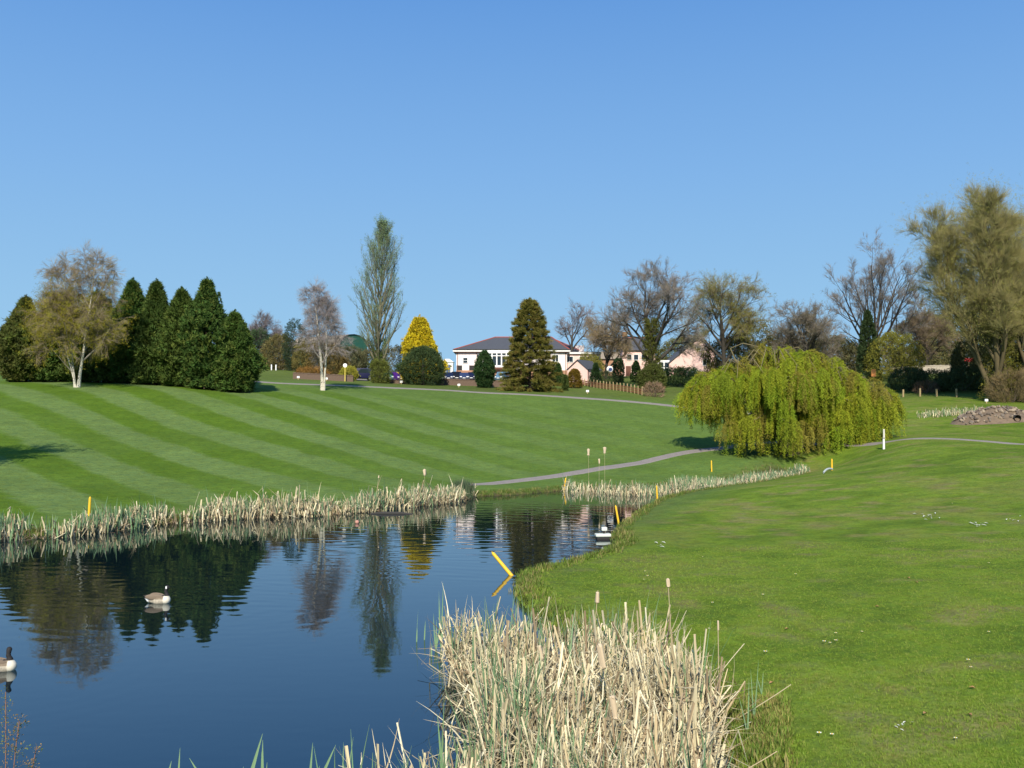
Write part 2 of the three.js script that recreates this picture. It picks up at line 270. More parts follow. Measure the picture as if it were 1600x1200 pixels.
function joined(list) {                         // fast merge of indexed tubes
  let nv = 0, ni = 0; for (const g of list) { nv += g.attributes.position.count; ni += g.index.count; }
  const pos = new Float32Array(nv * 3), nor = new Float32Array(nv * 3), uv = new Float32Array(nv * 2), idx = new Uint32Array(ni); let v = 0, q = 0;
  for (const g of list) { pos.set(g.attributes.position.array, v * 3); nor.set(g.attributes.normal.array, v * 3); uv.set(g.attributes.uv.array, v * 2); const a = g.index.array; for (let k = 0; k < a.length; k++) idx[q++] = a[k] + v; v += g.attributes.position.count; }
  const g = new THREE.BufferGeometry(); g.setAttribute('position', new THREE.BufferAttribute(pos, 3)); g.setAttribute('normal', new THREE.BufferAttribute(nor, 3)); g.setAttribute('uv', new THREE.BufferAttribute(uv, 2)); g.setIndex(new THREE.BufferAttribute(idx, 1)); return g;
}
class Leaves {                                  // collects small faces into one geometry
  constructor() { this.p = []; this.n = 0; }
  leaf(o, dir, wide, len, w, fold = 0.25) {     // a four-cornered leaf with a fold along its middle
    const t = dir.clone().multiplyScalar(len), s = wide.clone().multiplyScalar(w / 2), nrm = V(0, 0, 0).crossVectors(wide, dir).normalize().multiplyScalar(w * fold);
    const m = o.clone().addScaledVector(t, 0.45), tip = o.clone().add(t), l = m.clone().add(s).add(nrm), r = m.clone().sub(s).add(nrm);
    for (const q of [o, l, tip, o, tip, r]) this.p.push(q.x, q.y, q.z);
  }
  blade(o, dir, wide, len, w) { const tip = o.clone().addScaledVector(dir, len), a = o.clone().addScaledVector(wide, w / 2), b = o.clone().addScaledVector(wide, -w / 2), c = o.clone().addScaledVector(dir, len * 0.6); const c1 = c.clone().addScaledVector(wide, w * 0.35), c2 = c.clone().addScaledVector(wide, -w * 0.35); for (const q of [a, b, c2, a, c2, c1, c1, c2, tip]) this.p.push(q.x, q.y, q.z); }
  build() { const g = new THREE.BufferGeometry(); g.setAttribute('position', new THREE.Float32BufferAttribute(this.p, 3)); g.computeVertexNormals(); return g; }
}
const anyDir = (R) => { const z = R() * 2 - 1, a = R() * 6.2832, s = Math.sqrt(1 - z * z); return V(s * Math.cos(a), z, s * Math.sin(a)); };
function leafySpray(seed, n, len, w, spread) {  // leaves round a short twig that points up, one unit long
  const R = rng(seed), L = new Leaves();
  for (let i = 0; i < n; i++) { const y = R(), a = R() * 6.28, out = V(Math.cos(a), 0.5 + R() * 0.5, Math.sin(a)).normalize(), o = V(Math.cos(a) * spread * R(), y, Math.sin(a) * spread * R()); const wide = V(0, 0, 0).crossVectors(out, anyDir(R)).normalize(); L.leaf(o, out, wide, len * (0.7 + 0.6 * R()), w * (0.7 + 0.6 * R())); }
  return L.build();
}
function twigSpray(seed, n, r) {                // bare twigs fanning out, one unit long
  const R = rng(seed), out = [];
  for (let i = 0; i < n; i++) { const s = R() * 0.55, a = R() * 6.28, sp = 0.25 + R() * 0.45, b = V((R() - .5) * .06, s, (R() - .5) * .06), l = 0.35 + R() * 0.5, e = b.clone().add(V(Math.cos(a) * sp, 1, Math.sin(a) * sp).normalize().multiplyScalar(l)), m = b.clone().lerp(e, 0.5).add(V((R() - .5) * .09, (R() - .5) * .05, (R() - .5) * .09)); out.push(tube([b, m, e], [r, r * 0.8, r * 0.5], 3)); }
  out.push(tube([V(0, 0, 0), V(.02, .5, 0), V(0, 1, .03)], [r * 1.5, r * 1.2, r * 0.6], 3));
  return joined(out);
}
function fanSpray(seed, n, w, droop) {          // a flattened, drooping spray of scale leaves
  const R = rng(seed), L = new Leaves();
  for (let i = 0; i < n; i++) { const t = i / n, a = (R() - 0.5) * 2.3, dir = V(Math.sin(a), Math.cos(a) * 0.9 - droop * t, (R() - 0.5) * 0.9).normalize(), o = V((R() - .5) * .16, t * 0.45, (R() - .5) * .3); L.leaf(o, dir, V(0, 0, 0).crossVectors(dir, anyDir(R)).normalize(), 0.38 + 0.4 * R(), w * (0.7 + 0.6 * R()), 0.3); }
  return L.build();
}
function hangSpray(seed, n) {                   // one metre of a weeping shoot, hanging down from the origin
  const R = rng(seed), L = new Leaves();
  for (let i = 0; i < n; i++) { const y = -i / n, a = R() * 6.28, dir = V(Math.cos(a) * 0.75, -0.6 - R() * 0.5, Math.sin(a) * 0.75).normalize(); L.leaf(V((R() - .5) * .22, y, (R() - .5) * .22), dir, V(0, 0, 0).crossVectors(dir, anyDir(R)).normalize(), 0.16 + 0.14 * R(), 0.055 + 0.03 * R(), 0.3); }
  return L.build();
}
const G = {
  twig: [twigSpray(1, 8, 0.0085), twigSpray(2, 9, 0.0075)], twigFine: [twigSpray(3, 9, 0.007), twigSpray(4, 10, 0.006)],
  leafy: [leafySpray(5, 14, 0.26, 0.15, 0.3), leafySpray(6, 14, 0.24, 0.16, 0.3)], sparse: [leafySpray(7, 9, 0.17, 0.10, 0.22), leafySpray(8, 9, 0.18, 0.09, 0.22)],
  fan: [fanSpray(9, 16, 0.15, 0.3), fanSpray(10, 16, 0.14, 0.5)], hang: [hangSpray(11, 22), hangSpray(12, 22), hangSpray(13, 20)], needle: [fanSpray(14, 20, 0.08, 0.2), fanSpray(15, 20, 0.075, 0.35)],
};
const barkTex = tileTexture(256, (u, v) => 0.55 + 0.45 * (0.5 * wrapNoise(u, v, 40, 1) + 0.5 * wrapNoise(u, v * 0.25, 64, 2)));
const bark = (r, g, b) => mat2('bark' + [r, g, b], () => new THREE.MeshStandardMaterial({ color: C(r, g, b), map: barkTex, bumpMap: barkTex, bumpScale: 0.02, roughness: 0.9 }));
function mat2(k, f) { if (!mats.has(k)) mats.set(k, f()); return mats.get(k); }
const birchBark = mat2('birch', () => { const t = tileTexture(256, (u, v) => { const n = wrapNoise(u, v, 9, 3) * 0.5 + wrapNoise(u, v, 30, 4) * 0.5, b = wrapNoise(u * 0.5, v, 26, 5); return b > 0.70 && n > 0.42 ? [0.16, 0.14, 0.12] : [0.86 + 0.1 * n, 0.84 + 0.1 * n, 0.78 + 0.1 * n]; }); return new THREE.MeshStandardMaterial({ color: C(0.62, 0.58, 0.50), map: t, roughness: 0.8 }); });
const foliage = mat2('foliage', () => new THREE.MeshPhysicalMaterial({ color: C(1, 1, 1), roughness: 0.75, side: THREE.DoubleSide, specularIntensity: 0.35 }));
const twigMat = mat2('twig', () => new THREE.MeshStandardMaterial({ color: C(1, 1, 1), roughness: 0.9 }));
const _q = new THREE.Quaternion(), _m = new THREE.Matrix4(), _up = V(0, 1, 0), _e = new THREE.Quaternion();
class Swarm {                                   // copies of a few sprays, set by position, direction and size
  constructor(R) { this.R = R; this.list = []; }
  add(p, dir, size, col) { this.list.push([p.x, p.y, p.z, dir.x, dir.y, dir.z, size, col[0], col[1], col[2]]); }
  build(name, geos, material, parent) {
    geos.forEach((g, k) => {
      const mine = this.list.filter((_, i) => i % geos.length === k); if (!mine.length) return;
      const im = shade(new THREE.InstancedMesh(g, material, mine.length)); im.name = name; im.userData.kind = 'stuff';
      mine.forEach((a, i) => { _q.setFromUnitVectors(_up, V(a[3], a[4], a[5]).normalize()); _e.setFromAxisAngle(_up, this.R() * 6.2832); _q.multiply(_e); _m.compose(V(a[0], a[1], a[2]), _q, V(a[6], a[6], a[6])); im.setMatrixAt(i, _m); im.setColorAt(i, C(a[7], a[8], a[9])); });
      parent.add(im);
    });
  }
}
const vary = (R, c, a = 0.25) => { const k = 1 + (R() - 0.5) * 2 * a, h = (R() - 0.5) * a * 0.5; return [c[0] * k * (1 + h), c[1] * k, c[2] * k * (1 - h)]; };

// a broad-leaved tree grown limb by limb
function grownTree(name, label, px, d, o) {
  const R = rng(o.seed), t = thing(name, label, 'tree', stand(px, d, 0.15), 0, o.group), H = o.height, limbs = [], boughs = [], tw = new Swarm(R), lf = new Swarm(R);
  const wander = (p, dir, len, r0, r1, n, bend, lift) => { const pts = [p.clone()], rad = [r0], q = dir.clone(); for (let i = 1; i <= n; i++) { q.add(anyDir(R).multiplyScalar(bend)); q.y += lift / n; q.normalize(); pts.push(pts[i - 1].clone().addScaledVector(q, len / n)); rad.push(lerp(r0, r1, i / n)); } return { pts, rad, end: q }; };
  const env = o.envelope ?? (() => 1);
  const twigsAt = (p, dir) => {
    const h = p.y / H, k = env(h, p);
    for (let i = 0; i < o.twigs; i++) { if (R() > k) continue; const v = dir.clone().addScaledVector(anyDir(R), o.twigSpread ?? 0.8); v.y += o.twigLift ?? 0.15; v.normalize(); const s = o.twigSize * (0.6 + 0.8 * R()); tw.add(p, v, s, vary(R, o.twigColor, 0.2)); 
      const dens = typeof o.leaf === 'function' ? o.leaf(h, p) : (o.leaf ?? 0);
      for (let j = 0; j < (o.leafN ?? 2); j++) if (R() < dens) lf.add(p.clone().addScaledVector(v, s * (0.3 + 0.9 * R())).addScaledVector(anyDir(R), o.leafJitter ?? 0.25), v, o.leafSize * (0.6 + 0.8 * R()), vary(R, o.leafColor, 0.3)); }
  };
  const branch = (p, dir, len, r, level) => {
    const n = level === 1 ? 6 : level === 2 ? 4 : 3, w = wander(p, dir, len, r, Math.max(0.012, r * 0.28), n, o.bend * (level === 1 ? 0.7 : 1), o.lift[level - 1] ?? 0);
    (level === 1 ? limbs : boughs).push(tube(w.pts, w.rad, level === 1 ? 6 : level === 2 ? 5 : 4));
    if (level >= o.levels) { for (let i = 1; i < w.pts.length; i++) twigsAt(w.pts[i].clone().lerp(w.pts[i - 1], R() * 0.6), w.end); return; }
    const kids = o.kids[level - 1];
    for (let k = 0; k < kids; k++) {
      const f = lerp(o.from?.[level - 1] ?? 0.3, 1, (k + R() * 0.8) / kids) * (w.pts.length - 1), i = Math.min(w.pts.length - 2, Math.floor(f)), q = w.pts[i].clone().lerp(w.pts[i + 1], f - i), seg = w.pts[i + 1].clone().sub(w.pts[i]).normalize();
      const side = anyDir(R); side.addScaledVector(seg, -side.dot(seg)).normalize();
      const v = seg.clone().multiplyScalar(Math.cos(o.angle[level])).addScaledVector(side, Math.sin(o.angle[level])).normalize();
      branch(q, v, len * o.ratio[level - 1] * (0.65 + 0.7 * R()) * (1.15 - 0.5 * f / w.pts.length), lerp(w.rad[i], w.rad[i + 1], f - i) * 0.62, level + 1);
    }
  };
  const stems = o.stems ?? [{ lean: [0, 0], share: 1, at: [0, 0] }];
  const trunk = [];
  for (const st of stems) {
    const th = H * o.trunk * st.share, w = wander(V(st.at[0], 0, st.at[1]), V(st.lean[0], 1, st.lean[1]).normalize(), th, o.radius * (st.r ?? 1), o.radius * (st.r ?? 1) * (o.topR ?? 0.3), 9, o.trunkBend ?? 0.05, 0.2);
    w.rad[0] *= 1.35; w.rad[1] *= 1.04; trunk.push(tube(w.pts, w.rad, 8));
    const m = o.limbs;
    for (let k = 0; k < m; k++) {
      const f = lerp(o.bare, 1, (k + R() * 0.6) / m) * (w.pts.length - 1), i = Math.min(w.pts.length - 2, Math.floor(f)), q = w.pts[i].clone().lerp(w.pts[i + 1], f - i), a = k * 2.4 + R() * 0.7 + (st.turn ?? 0), tilt = o.angle[0] * lerp(1.1, o.topTilt ?? 0.6, f / (w.pts.length - 1));
      const v = V(Math.cos(a) * Math.sin(tilt) + st.lean[0] * 0.4, Math.cos(tilt), Math.sin(a) * Math.sin(tilt) + st.lean[1] * 0.4).normalize(), hf = f / (w.pts.length - 1);
      branch(q, v, o.limbLen(hf) * (0.8 + 0.4 * R()), lerp(w.rad[i], w.rad[i + 1], f - i) * 0.72, 1);
    }
    if (o.tips !== false) twigsAt(w.pts[w.pts.length - 1], w.end);
  }
  part('trunk', joined(trunk), o.bark, t);
  part('limbs', joined(limbs), o.limbBark ?? o.bark, t, 'stuff');
  if (boughs.length) part('branches', joined(boughs), o.branchBark ?? o.limbBark ?? o.bark, t, 'stuff');
  tw.build('twigs', o.fine ? G.twigFine : G.twig, twigMat, t);
  if (lf.list.length) lf.build('leaves', o.spray ?? G.sparse, foliage, t);
  if (o.ivy) { const iv = new Swarm(R); for (let i = 0; i < o.ivy.n; i++) { const y = R() * o.ivy.h, a = R() * 6.28, r = o.ivy.r * (0.5 + R()) * (1 - 0.5 * y / o.ivy.h); iv.add(V(Math.cos(a) * r, y, Math.sin(a) * r), V(Math.cos(a), 0.4, Math.sin(a)), o.ivy.size * (0.6 + 0.8 * R()), vary(R, o.ivy.color, 0.3)); } iv.build('ivy', G.leafy, foliage, t); }
  return t;
}
// an evergreen with a dense shell of sprays over a solid inside of older sprays
function evergreen(name, label, px, d, o) {
  const R = rng(o.seed), t = thing(name, label, o.category ?? 'tree', o.place ?? stand(px, d, o.sink ?? 0.1), 0, o.group), H = o.height, sw = new Swarm(R), W = o.width / 2;
  const lobes = []; for (let i = 0; i < (o.lobes ?? 9); i++) lobes.push([R() * 6.28, R() * H, 0.6 + R() * 0.8, 0.10 + R() * 0.16]);
  const reach = (y, a) => { let k = o.core ?? 0.88; for (const [la, ly, lw, amp] of lobes) { let da = Math.abs(((a - la + 9.42) % 6.283) - 3.1416); da = 3.1416 - da; k += amp * Math.exp(-((3.1416 - da) * 0) - (Math.min(Math.abs(a - la), 6.283 - Math.abs(a - la)) ** 2) / (lw * lw) - ((y - ly) ** 2) / (H * H * 0.018)); } return k * (1 - (o.rag ?? 0.1) + 2 * (o.rag ?? 0.1) * noise(Math.cos(a) * 2.6 + 7, Math.sin(a) * 2.6 + y * (o.ragY ?? 1.1), o.seed)); };
  for (let i = 0; i < o.n; i++) {
    const f = Math.pow(R(), o.bias ?? 0.9), y = f * H, a = R() * 6.2832, rim = W * o.shape(f) * reach(y, a), depth = R() < (o.whip ?? 0.04) ? 1.04 + 0.2 * R() : R() < 0.68 ? 0.86 + 0.16 * R() : 0.35 + 0.5 * R(), r = rim * depth;
    const dir = V(Math.cos(a), o.up ?? 0.55, Math.sin(a)).addScaledVector(anyDir(R), 0.45);
    sw.add(V(Math.cos(a) * r, y + (o.lift0 ?? 0.1), Math.sin(a) * r), dir, o.spray * (0.65 + 0.7 * R()), vary(R, R() < (o.accent?.[1] ?? 0) ? o.accent[0] : o.color, 0.28));
  }
  for (const [dx, dz, dh, w] of o.spires ?? []) for (let i = 0; i < 170; i++) { const f = R(), y = H * 0.6 + f * (H * 0.4 + dh), a = R() * 6.28, r = w * (1 - f) * (0.5 + 0.7 * R()) + 0.02; sw.add(V(dx + Math.cos(a) * r, y, dz + Math.sin(a) * r), V(Math.cos(a) * 0.7, 1.1, Math.sin(a) * 0.7), o.spray * lerp(0.75, 0.34, f) * (0.7 + 0.5 * R()), vary(R, o.color, 0.28)); }
  part('trunk', tube([V(0, -0.2, 0), V(0, H * 0.5, 0), V(0.05, H * 0.92, 0)], [W * 0.11 + 0.03, W * 0.06 + 0.02, 0.02], 7), bark(0.10, 0.075, 0.05), t);
  sw.build('foliage', o.geo ?? G.fan, foliage, t);
  return t;
}
// a tiered conifer: whorls of branches with needles along them
function tiered(name, label, px, d, o) {
  const R = rng(o.seed), t = thing(name, label, 'tree', stand(px, d, 0.1), 0, o.group), H = o.height, sw = new Swarm(R), br = [];
  for (let y = o.from ?? 0.25; y < H * 0.985; ) {
    const f = y / H, L = o.width / 2 * o.shape(f), m = 11;
    for (let k = 0; k < m; k++) {
      const a = (k + R() * 0.9) / m * 6.283, len = L * (0.72 + 0.42 * R()), rise = o.rise(f), p0 = V(0, y + (R() - .5) * 0.25, 0), p1 = V(Math.cos(a) * len * 0.55, p0.y + rise * len * 0.5, Math.sin(a) * len * 0.55), p2 = V(Math.cos(a) * len, p0.y + rise * len * 0.75 - len * 0.06, Math.sin(a) * len);
      br.push(tube([p0, p1, p2], [0.05 * (1 - f) + 0.015, 0.03, 0.01], 4));
      const cnt = Math.ceil(3 + len * (o.per ?? 5));
      for (let i = 0; i < cnt; i++) { const u = 0.25 + 0.78 * Math.sqrt(R()), p = u < 0.55 ? p0.clone().lerp(p1, u / 0.55) : p1.clone().lerp(p2, (u - 0.55) / 0.45), dir = V(Math.cos(a) + (R() - .5) * 1.3, 0.1 + R() * 0.5, Math.sin(a) + (R() - .5) * 1.3); p.x += (R() - .5) * 0.3; p.z += (R() - .5) * 0.3; p.y -= R() * 0.12; sw.add(p, dir, o.spray * (0.6 + 0.7 * R()), vary(R, R() < 0.2 ? o.accent : o.color, 0.28)); }
    }
    y += o.step * (0.8 + 0.4 * R()) * (1 - 0.35 * f);
  }
  for (let i = 0; i < 40; i++) sw.add(V((R() - .5) * .3, H * (0.93 + 0.08 * R()), (R() - .5) * .3), V((R() - .5), 1, (R() - .5)), o.spray * 0.8, vary(R, o.color, 0.25));
  part('trunk', tube([V(0, -0.2, 0), V(0, H * 0.5, 0), V(0, H * 0.99, 0)], [0.24, 0.14, 0.02], 7), bark(0.12, 0.085, 0.055), t);
  part('branches', joined(br), bark(0.12, 0.085, 0.055), t, 'stuff');
  sw.build('needles', G.needle, foliage, t);
  return t;
}
// a rounded shrub
function shrub(name, label, px, d, o) {
  const R = rng(o.seed), t = thing(name, label, o.category ?? 'shrub', o.place ?? stand(px, d, 0.1), o.turn ?? 0, o.group), sw = new Swarm(R), H = o.height, W = o.width / 2, D = (o.depth ?? o.width) / 2, st = [];
  for (let i = 0; i < o.n; i++) {
    const a = R() * 6.283, f = R(), v = Math.sqrt(clamp(1 - Math.pow(Math.abs(f * 2 - (o.mid ?? 0.8)) / (f * 2 > (o.mid ?? 0.8) ? 2 - (o.mid ?? 0.8) : (o.mid ?? 0.8) * 1.35), 2.2))), k = (0.80 + 0.42 * fbm(a * 1.3 + 5, f * 3.2, o.seed, 3)) * (R() < 0.7 ? 0.88 + 0.16 * R() : 0.4 + 0.5 * R());
    sw.add(V(Math.cos(a) * W * v * k, f * H * (0.92 + 0.22 * noise(a * 1.6, 2, o.seed)), Math.sin(a) * D * v * k), V(Math.cos(a) * 0.8, o.up ?? 0.7, Math.sin(a) * 0.8).addScaledVector(anyDir(R), 0.5), o.spray * (0.6 + 0.8 * R()), vary(R, R() < (o.accent?.[1] ?? 0) ? o.accent[0] : o.color, 0.3));
  }
  for (let i = 0; i < 6; i++) { const a = i * 1.05 + R(); st.push(tube([V(0, -0.1, 0), V(Math.cos(a) * W * 0.3, H * 0.35, Math.sin(a) * D * 0.3), V(Math.cos(a) * W * 0.6, H * 0.75, Math.sin(a) * D * 0.6)], [0.06, 0.04, 0.015], 4)); }
  part('stems', joined(st), bark(0.13, 0.10, 0.07), t, 'stuff');
  sw.build('foliage', o.geo ?? G.leafy, o.twiggy ? twigMat : foliage, t);
  return t;
}

// ---------------------------------------------------------------- trees
const DARK = [0.030, 0.058, 0.016], GREY = [0.20, 0.165, 0.14];
{ // the row of dense conifers on the left
  const col = (f) => (f < 0.48 ? 0.92 + 0.16 * f : Math.pow(clamp((1 - f) / 0.52), 0.92)) * (f < 0.06 ? 0.85 + 2.5 * f : 1);
  const row = [[38, 113, 9.4, 5.6, 'leftmost dark conifer of the row, at the edge of the picture'], [92, 114, 9.8, 5.8, 'dark conifer of the row behind the pale birch, left of its trunk'], [150, 113, 10.2, 5.6, 'dark conifer of the row behind the pale birch, right of its trunk'], [206, 113, 11.6, 5.0, 'tall dark conifer of the row just right of the birch crown'],
    [243, 111, 11.4, 4.5, 'pointed dark conifer in the middle of the row, fourth from its right end'], [283, 110, 10.6, 5.0, 'dark conifer of the row with a rounded top, third from the right end'], [322, 109, 11.9, 5.6, 'tallest pointed dark conifer of the row, second from the right end'], [366, 108, 8.4, 4.4, 'short broad dark conifer standing at the right end of the row']];
  row.forEach(([px, d, h, w, label], i) => { const r = rng(900 + i), sp = []; for (let k = 0; k < 7; k++) sp.push([(r() - 0.5) * w * 0.62, (r() - 0.4) * w * 0.5, -0.2 - r() * 3.4, 0.5 + 0.35 * r()]); sp.push([0, 0, 0.9, 0.6]);
    evergreen('conifer', label, px, d, { seed: 100 + i, height: h, width: w, n: 4200, bias: 1.0, rag: 0.26, ragY: 1.2, whip: 0.12, spray: 0.74, shape: col, color: i === 0 ? [0.082, 0.092, 0.020] : [0.048 + 0.007 * (i % 3), 0.092 + 0.008 * (i % 2), 0.017], accent: [[0.095, 0.128, 0.024], 0.28], group: 'row of dark conifers', up: 1.15, spires: sp, lobes: 9, core: 0.80 }); });
}
const birch = (label, px, d, o) => grownTree('birch_tree', label, px, d, { bark: birchBark, limbBark: bark(0.36, 0.31, 0.26), branchBark: bark(0.20, 0.15, 0.12), trunk: 0.86, radius: 0.17, topR: 0.15, bare: 0.2, limbs: 22, levels: 3, kids: [5, 4], angle: [0.75, 0.6, 0.7], ratio: [0.5, 0.5], lift: [0.25, -0.1, -0.35], bend: 0.16, twigs: 1, twigSize: 1.0, twigLift: -0.35, fine: true, twigColor: [0.24, 0.18, 0.15], limbLen: (f) => 4.0 * (1.05 - f * 0.75), ...o });
birch('large birch with forked white trunk and brownish haze of new leaves before the conifer row', 121, 103, { seed: 201, height: 15.2, stems: [{ lean: [0.16, 0.02], share: 1, at: [0.1, 0] }, { lean: [-0.08, 0], share: 0.93, at: [-0.25, 0], r: 0.75, turn: 1 }, { lean: [-0.20, 0.05], share: 0.66, at: [-0.1, 0.1], r: 0.5, turn: 2 }], limbLen: (f) => 5.0 * (1.1 - f * 0.75), limbs: 16,
  leaf: (h) => 0.95 * smooth(0.82, 0.5, h), leafN: 5, leafSize: 0.5, leafColor: [0.235, 0.210, 0.018], twigColor: [0.28, 0.22, 0.13] });
birch('slender bare birch with pale twin trunk standing alone on the fairway', 504, 117, { seed: 202, height: 14.2, radius: 0.21, stems: [{ lean: [-0.05, 0], share: 1, at: [-0.03, 0] }, { lean: [0.09, 0], share: 0.86, at: [0.16, 0], r: 0.66, turn: 1 }], limbs: 12, limbLen: (f) => 3.7 * (1.15 - f * 0.85), bare: 0.26, leaf: 0.05, leafSize: 0.4, leafColor: [0.13, 0.12, 0.03], twigColor: [0.30, 0.26, 0.25] });
{ // the tall poplar
  grownTree('poplar_tree', 'tallest slim poplar with upswept branches and sparse pale green leaves', 591, 165, { seed: 210, height: 27.2, bark: bark(0.22, 0.20, 0.12), branchBark: bark(0.17, 0.16, 0.11), trunk: 0.95, radius: 0.33, topR: 0.1, bare: 0.08, limbs: 52, levels: 2, kids: [6], angle: [0.66, 0.5], topTilt: 0.6, ratio: [0.42], lift: [0.75, 0.45], bend: 0.08, twigs: 1, twigSize: 1.0, twigSpread: 0.5, twigLift: 0.7, twigColor: [0.16, 0.18, 0.11],
    limbLen: (f) => 7.5 * Math.pow(1.02 - f, 0.45) * (0.72 + 0.5 * Math.sin(f * 3.1)), leaf: 0.9, leafN: 4, leafSize: 0.64, leafColor: [0.165, 0.235, 0.11], leafJitter: 0.25, ivy: { n: 600, h: 7.5, r: 1.3, size: 0.55, color: [0.075, 0.105, 0.022] } });
}
evergreen('golden_conifer', 'bright golden yellow conifer behind the dark round bush', 655, 157, { seed: 220, height: 10.4, width: 6.9, n: 4200, spray: 0.62, shape: (f) => Math.pow(clamp(1 - f * 0.97), 0.62) * (0.95 + 0.2 * f) * (f < 0.1 ? 0.8 + 2 * f : 1), color: [0.56, 0.44, 0.016], accent: [[0.36, 0.28, 0.014], 0.3], spires: [[-1.3, 0.3, -0.9, 1.0], [0.1, 0.4, 0.9, 1.0], [1.45, 0.3, -0.5, 0.9], [-0.5, 0.8, -0.3, 0.8], [0.8, 0.8, -0.2, 0.8]], up: 1.0, lobes: 16 });
evergreen('round_bush', 'dark green ball-shaped bush in front of the golden conifer', 661, 146, { seed: 221, category: 'bush', height: 5.5, width: 6.3, n: 3600, spray: 0.5, shape: (f) => Math.sqrt(clamp(1 - Math.pow(f * 1.55 - 0.62, 2) / 0.86)), color: [0.040, 0.066, 0.022], accent: [[0.06, 0.085, 0.03], 0.2], up: 0.6, geo: G.leafy });
evergreen('oval_bush', 'dark green oval bush tapering to its base before the clubhouse', 757, 143, { seed: 222, category: 'bush', height: 5.3, width: 3.2, n: 2600, spray: 0.42, spires: [[0.25, 0, 0.35, 0.45]], shape: (f) => f < 0.42 ? 0.42 + 1.38 * f : Math.pow(clamp((1 - f) / 0.58), 0.62), color: [0.026, 0.062, 0.018], accent: [[0.045, 0.085, 0.025], 0.25], up: 0.9 });
tiered('spruce_tree', 'broad spruce with tiers of yellow green branches before the clubhouse', 828, 138, { seed: 223, height: 13.1, width: 8.0, step: 0.42, per: 6.0, spray: 0.60, shape: (f) => Math.pow(clamp(1 - f), 0.62) * 1.02 + 0.03, rise: (f) => lerp(-0.05, 0.55, f), color: [0.140, 0.132, 0.024], accent: [0.20, 0.155, 0.04] });
{ // clipped small conifers in front of the houses
  const cone = (f) => Math.pow(clamp(1 - f), 0.6) * (f < 0.15 ? 0.8 + 1.3 * f : 1), col = (f) => Math.pow(Math.sin(Math.PI * clamp(0.2 + 0.78 * f)), 0.45);
  [[872, 158, 3.6, 2.0, cone, [0.045, 0.085, 0.02], 'small green conifer next to the spruce, left of the hut'], [866, 160, 3.0, 1.0, cone, [0.03, 0.055, 0.018], 'narrow dark conifer tucked behind the spruce'], [898, 153, 2.9, 2.2, (f) => Math.sqrt(clamp(1 - f * f)), [0.16, 0.105, 0.014], 'small rusty golden bush in front of the pink hut'], [883, 141, 2.15, 0.65, col, [0.075, 0.105, 0.025], 'thin columnar shrub standing alone on the grass by the spruce'],
    [931, 160, 3.6, 1.9, cone, [0.030, 0.062, 0.018], 'pointed conifer beside the right wall of the hut'], [966, 166, 4.1, 1.8, col, [0.032, 0.062, 0.022], 'tall columnar conifer between hut and pink house'], [994, 168, 3.6, 2.2, cone, [0.036, 0.070, 0.018], 'pointed conifer in front of the pink house']].forEach(([px, d, h, w, shape, color, label], i) => evergreen('small_conifer', label, px, d, { seed: 240 + i, height: h, width: w, n: 900, spray: 0.34, shape, color, up: 0.9, group: 'clipped conifers by the houses' }));
}
const oak = (label, px, d, o) => grownTree(o.name ?? 'oak_tree', label, px, d, { bark: bark(0.052, 0.043, 0.032), branchBark: bark(0.060, 0.050, 0.038), trunk: 0.40, radius: 0.42, topR: 0.55, bare: 0.36, limbs: 10, levels: 4, kids: [5, 5, 4], angle: [1.12, 0.8, 0.75, 0.7], ratio: [0.55, 0.55, 0.5], lift: [0.35, 0.2, 0.1, 0], bend: 0.22, twigs: 1, twigSize: 1.0, twigColor: [0.215, 0.18, 0.145], limbLen: (f) => 6.6 * (1.1 - 0.25 * f), topTilt: 0.38, ...o });
oak('small bare tree with dark crooked limbs rising behind the clubhouse roof', 893, 185, { seed: 250, height: 15, radius: 0.34, limbs: 6, levels: 3, kids: [5, 6], limbLen: () => 4.9, twigColor: [0.22, 0.18, 0.17], trunk: 0.55, bare: 0.6, bark: bark(0.07, 0.06, 0.05) });
oak('spreading brownish budding tree behind the hut roof', 947, 176, { seed: 251, height: 13.5, radius: 0.36, limbs: 9, levels: 3, kids: [6, 6], limbLen: (f) => 5.6 * (1.1 - 0.2 * f), twigs: 2, twigColor: [0.28, 0.20, 0.11], leaf: 0.5, leafSize: 0.5, leafColor: [0.20, 0.16, 0.04] });
oak('great bare oak with ivy round its trunk beside the pink house', 1019, 146, { seed: 252, height: 21.4, radius: 0.55, trunk: 0.45, bare: 0.40, limbs: 10, limbLen: (f) => 8.2 * (1.15 - 0.3 * f), twigColor: [0.23, 0.19, 0.155], leaf: 0.08, leafSize: 0.5, leafColor: [0.14, 0.13, 0.03], ivy: { n: 1500, h: 11, r: 0.95, size: 0.55, color: [0.085, 0.090, 0.016] } });
oak('great oak with young olive leaves behind the gabled house', 1133, 170, { seed: 253, height: 22.5, radius: 0.5, trunk: 0.42, limbLen: (f) => 7.9 * (1.15 - 0.25 * f), twigColor: [0.24, 0.20, 0.10], leaf: 0.75, leafN: 3, leafSize: 0.52, leafColor: [0.20, 0.195, 0.026] });
oak('bare brownish tree rising behind the weeping willow crown', 1262, 165, { seed: 254, height: 16.5, radius: 0.4, limbLen: (f) => 6.4 * (1.1 - 0.25 * f), levels: 3, kids: [7, 7], twigs: 2, twigColor: [0.22, 0.185, 0.14], leaf: 0.15, leafSize: 0.55, leafColor: [0.14, 0.125, 0.035] });
